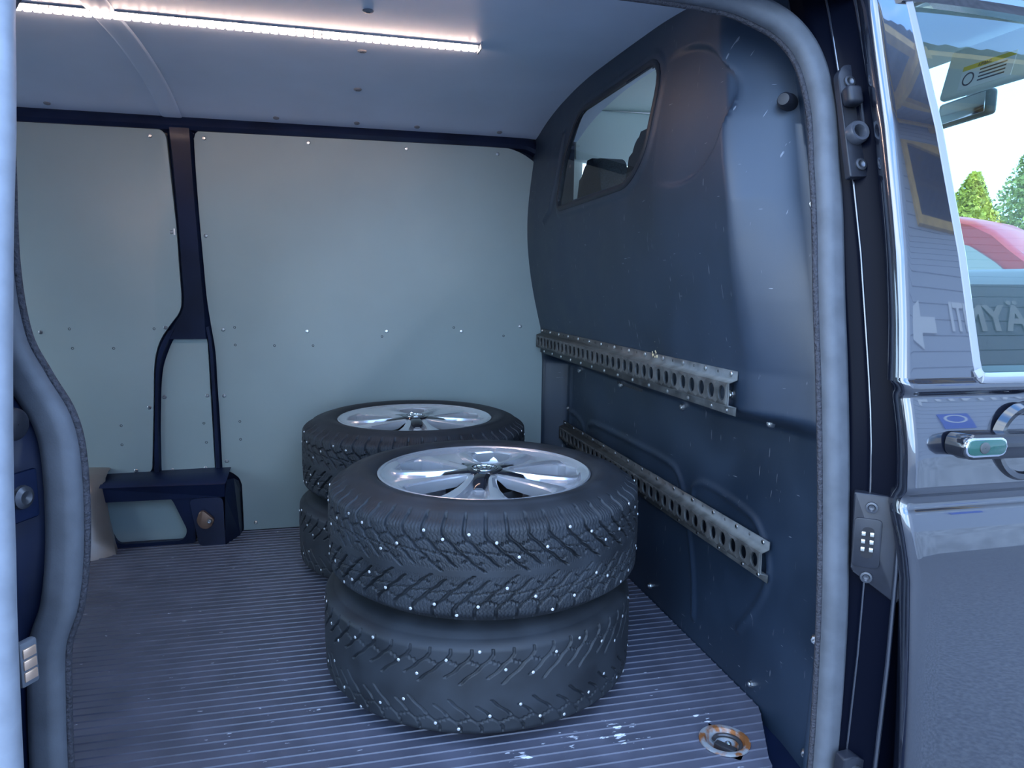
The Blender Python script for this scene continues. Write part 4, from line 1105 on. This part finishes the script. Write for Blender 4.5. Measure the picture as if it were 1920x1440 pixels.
for (x, y) in ((1.75,-.92),(1.75,.92),(-2.4,-.92),(-2.4,.92)):
    lathe('road_wheel', [(.0005,-.11),(.20,-.11),(.30,-.12),(.34,-.08),(.34,.08),(.30,.12),(.20,.11),(.0005,.11)], rubber, rv, 24, axis='y', c=(x, y, .34))
box('bumper', 2.45, 2.72, -.95, .95, .28, .62, flat_black, rv, .05)

# trees beyond the yard
leaf_mats = [M('leaf_yellow', (.42,.45,.06), .7, var=.35, scale=3), M('leaf_green', (.14,.24,.05), .7, var=.4, scale=3), M('leaf_pale', (.26,.33,.08), .7, var=.35, scale=3)]
bark = M('bark', (.14,.11,.08), .9)
def tree(x, y, h, rad, mi, label, seed):
    rg = np.random.default_rng(seed)
    t = empty('tree', (x, y, GZ)); tag(t, label, 'tree', 'trees beyond the yard')
    lathe('trunk', [(.16,0),(.12,h*.4),(.06,h*.8),(.01,h*.97)], bark, t, 8)
    n = 7000; u = rg.uniform(.12, 1, n); ang = rg.uniform(0, 2*PI, n)
    prof = rad*np.interp(u, [.12,.35,.6,1], [.7,1,.75,.08])*np.sqrt(rg.uniform(.1, 1, n))*(1+.25*np.sin(ang*3+u*9))
    C = np.stack([prof*np.cos(ang), prof*np.sin(ang), u*h], 1)
    s = rg.uniform(.05, .11, n)
    A = rg.normal(size=(n, 3)); A /= np.linalg.norm(A, axis=1)[:, None]; B = np.cross(A, rg.normal(size=(n, 3))); B /= np.linalg.norm(B, axis=1)[:, None]
    V = np.stack([C-A*s[:, None], C+B*s[:, None]*.6, C+A*s[:, None], C-B*s[:, None]*.6], 1).reshape(-1, 3)
    F = np.arange(4*n).reshape(n, 4)
    o = obj('foliage', V.tolist(), F.tolist(), leaf_mats[mi], t); o['kind'] = 'stuff'
    return t
TL = ['second yellow birch between the taller trees', 'low green bush in front of the tree line', 'slim yellowing birch directly above the red van roof', 'round green tree left of the red van', 'tall pale green tree right of the red van', 'broad green tree behind the red van', 'yellowing birch at the right edge of the tree line', 'dark green tree at the far left of the tree line', 'pale tree at the far right of the tree line']
for i, (x, y, h, rad, mi) in enumerate([(19.2,19.0,4.4,1.3,0),(22.8,19.3,3.9,1.4,2),(21.0,20.6,5.3,1.5,0),(17.2,22,5.0,1.9,1),(24.2,21.0,6.9,1.8,2),(22.6,24.6,5.8,1.8,1),(27.2,22.6,6.4,1.5,0),(12.5,24,4.8,2.0,1),(29.5,25.8,7.2,2.0,2)]):
    tree(x, y, h, rad, mi, TL[i], 20+i)
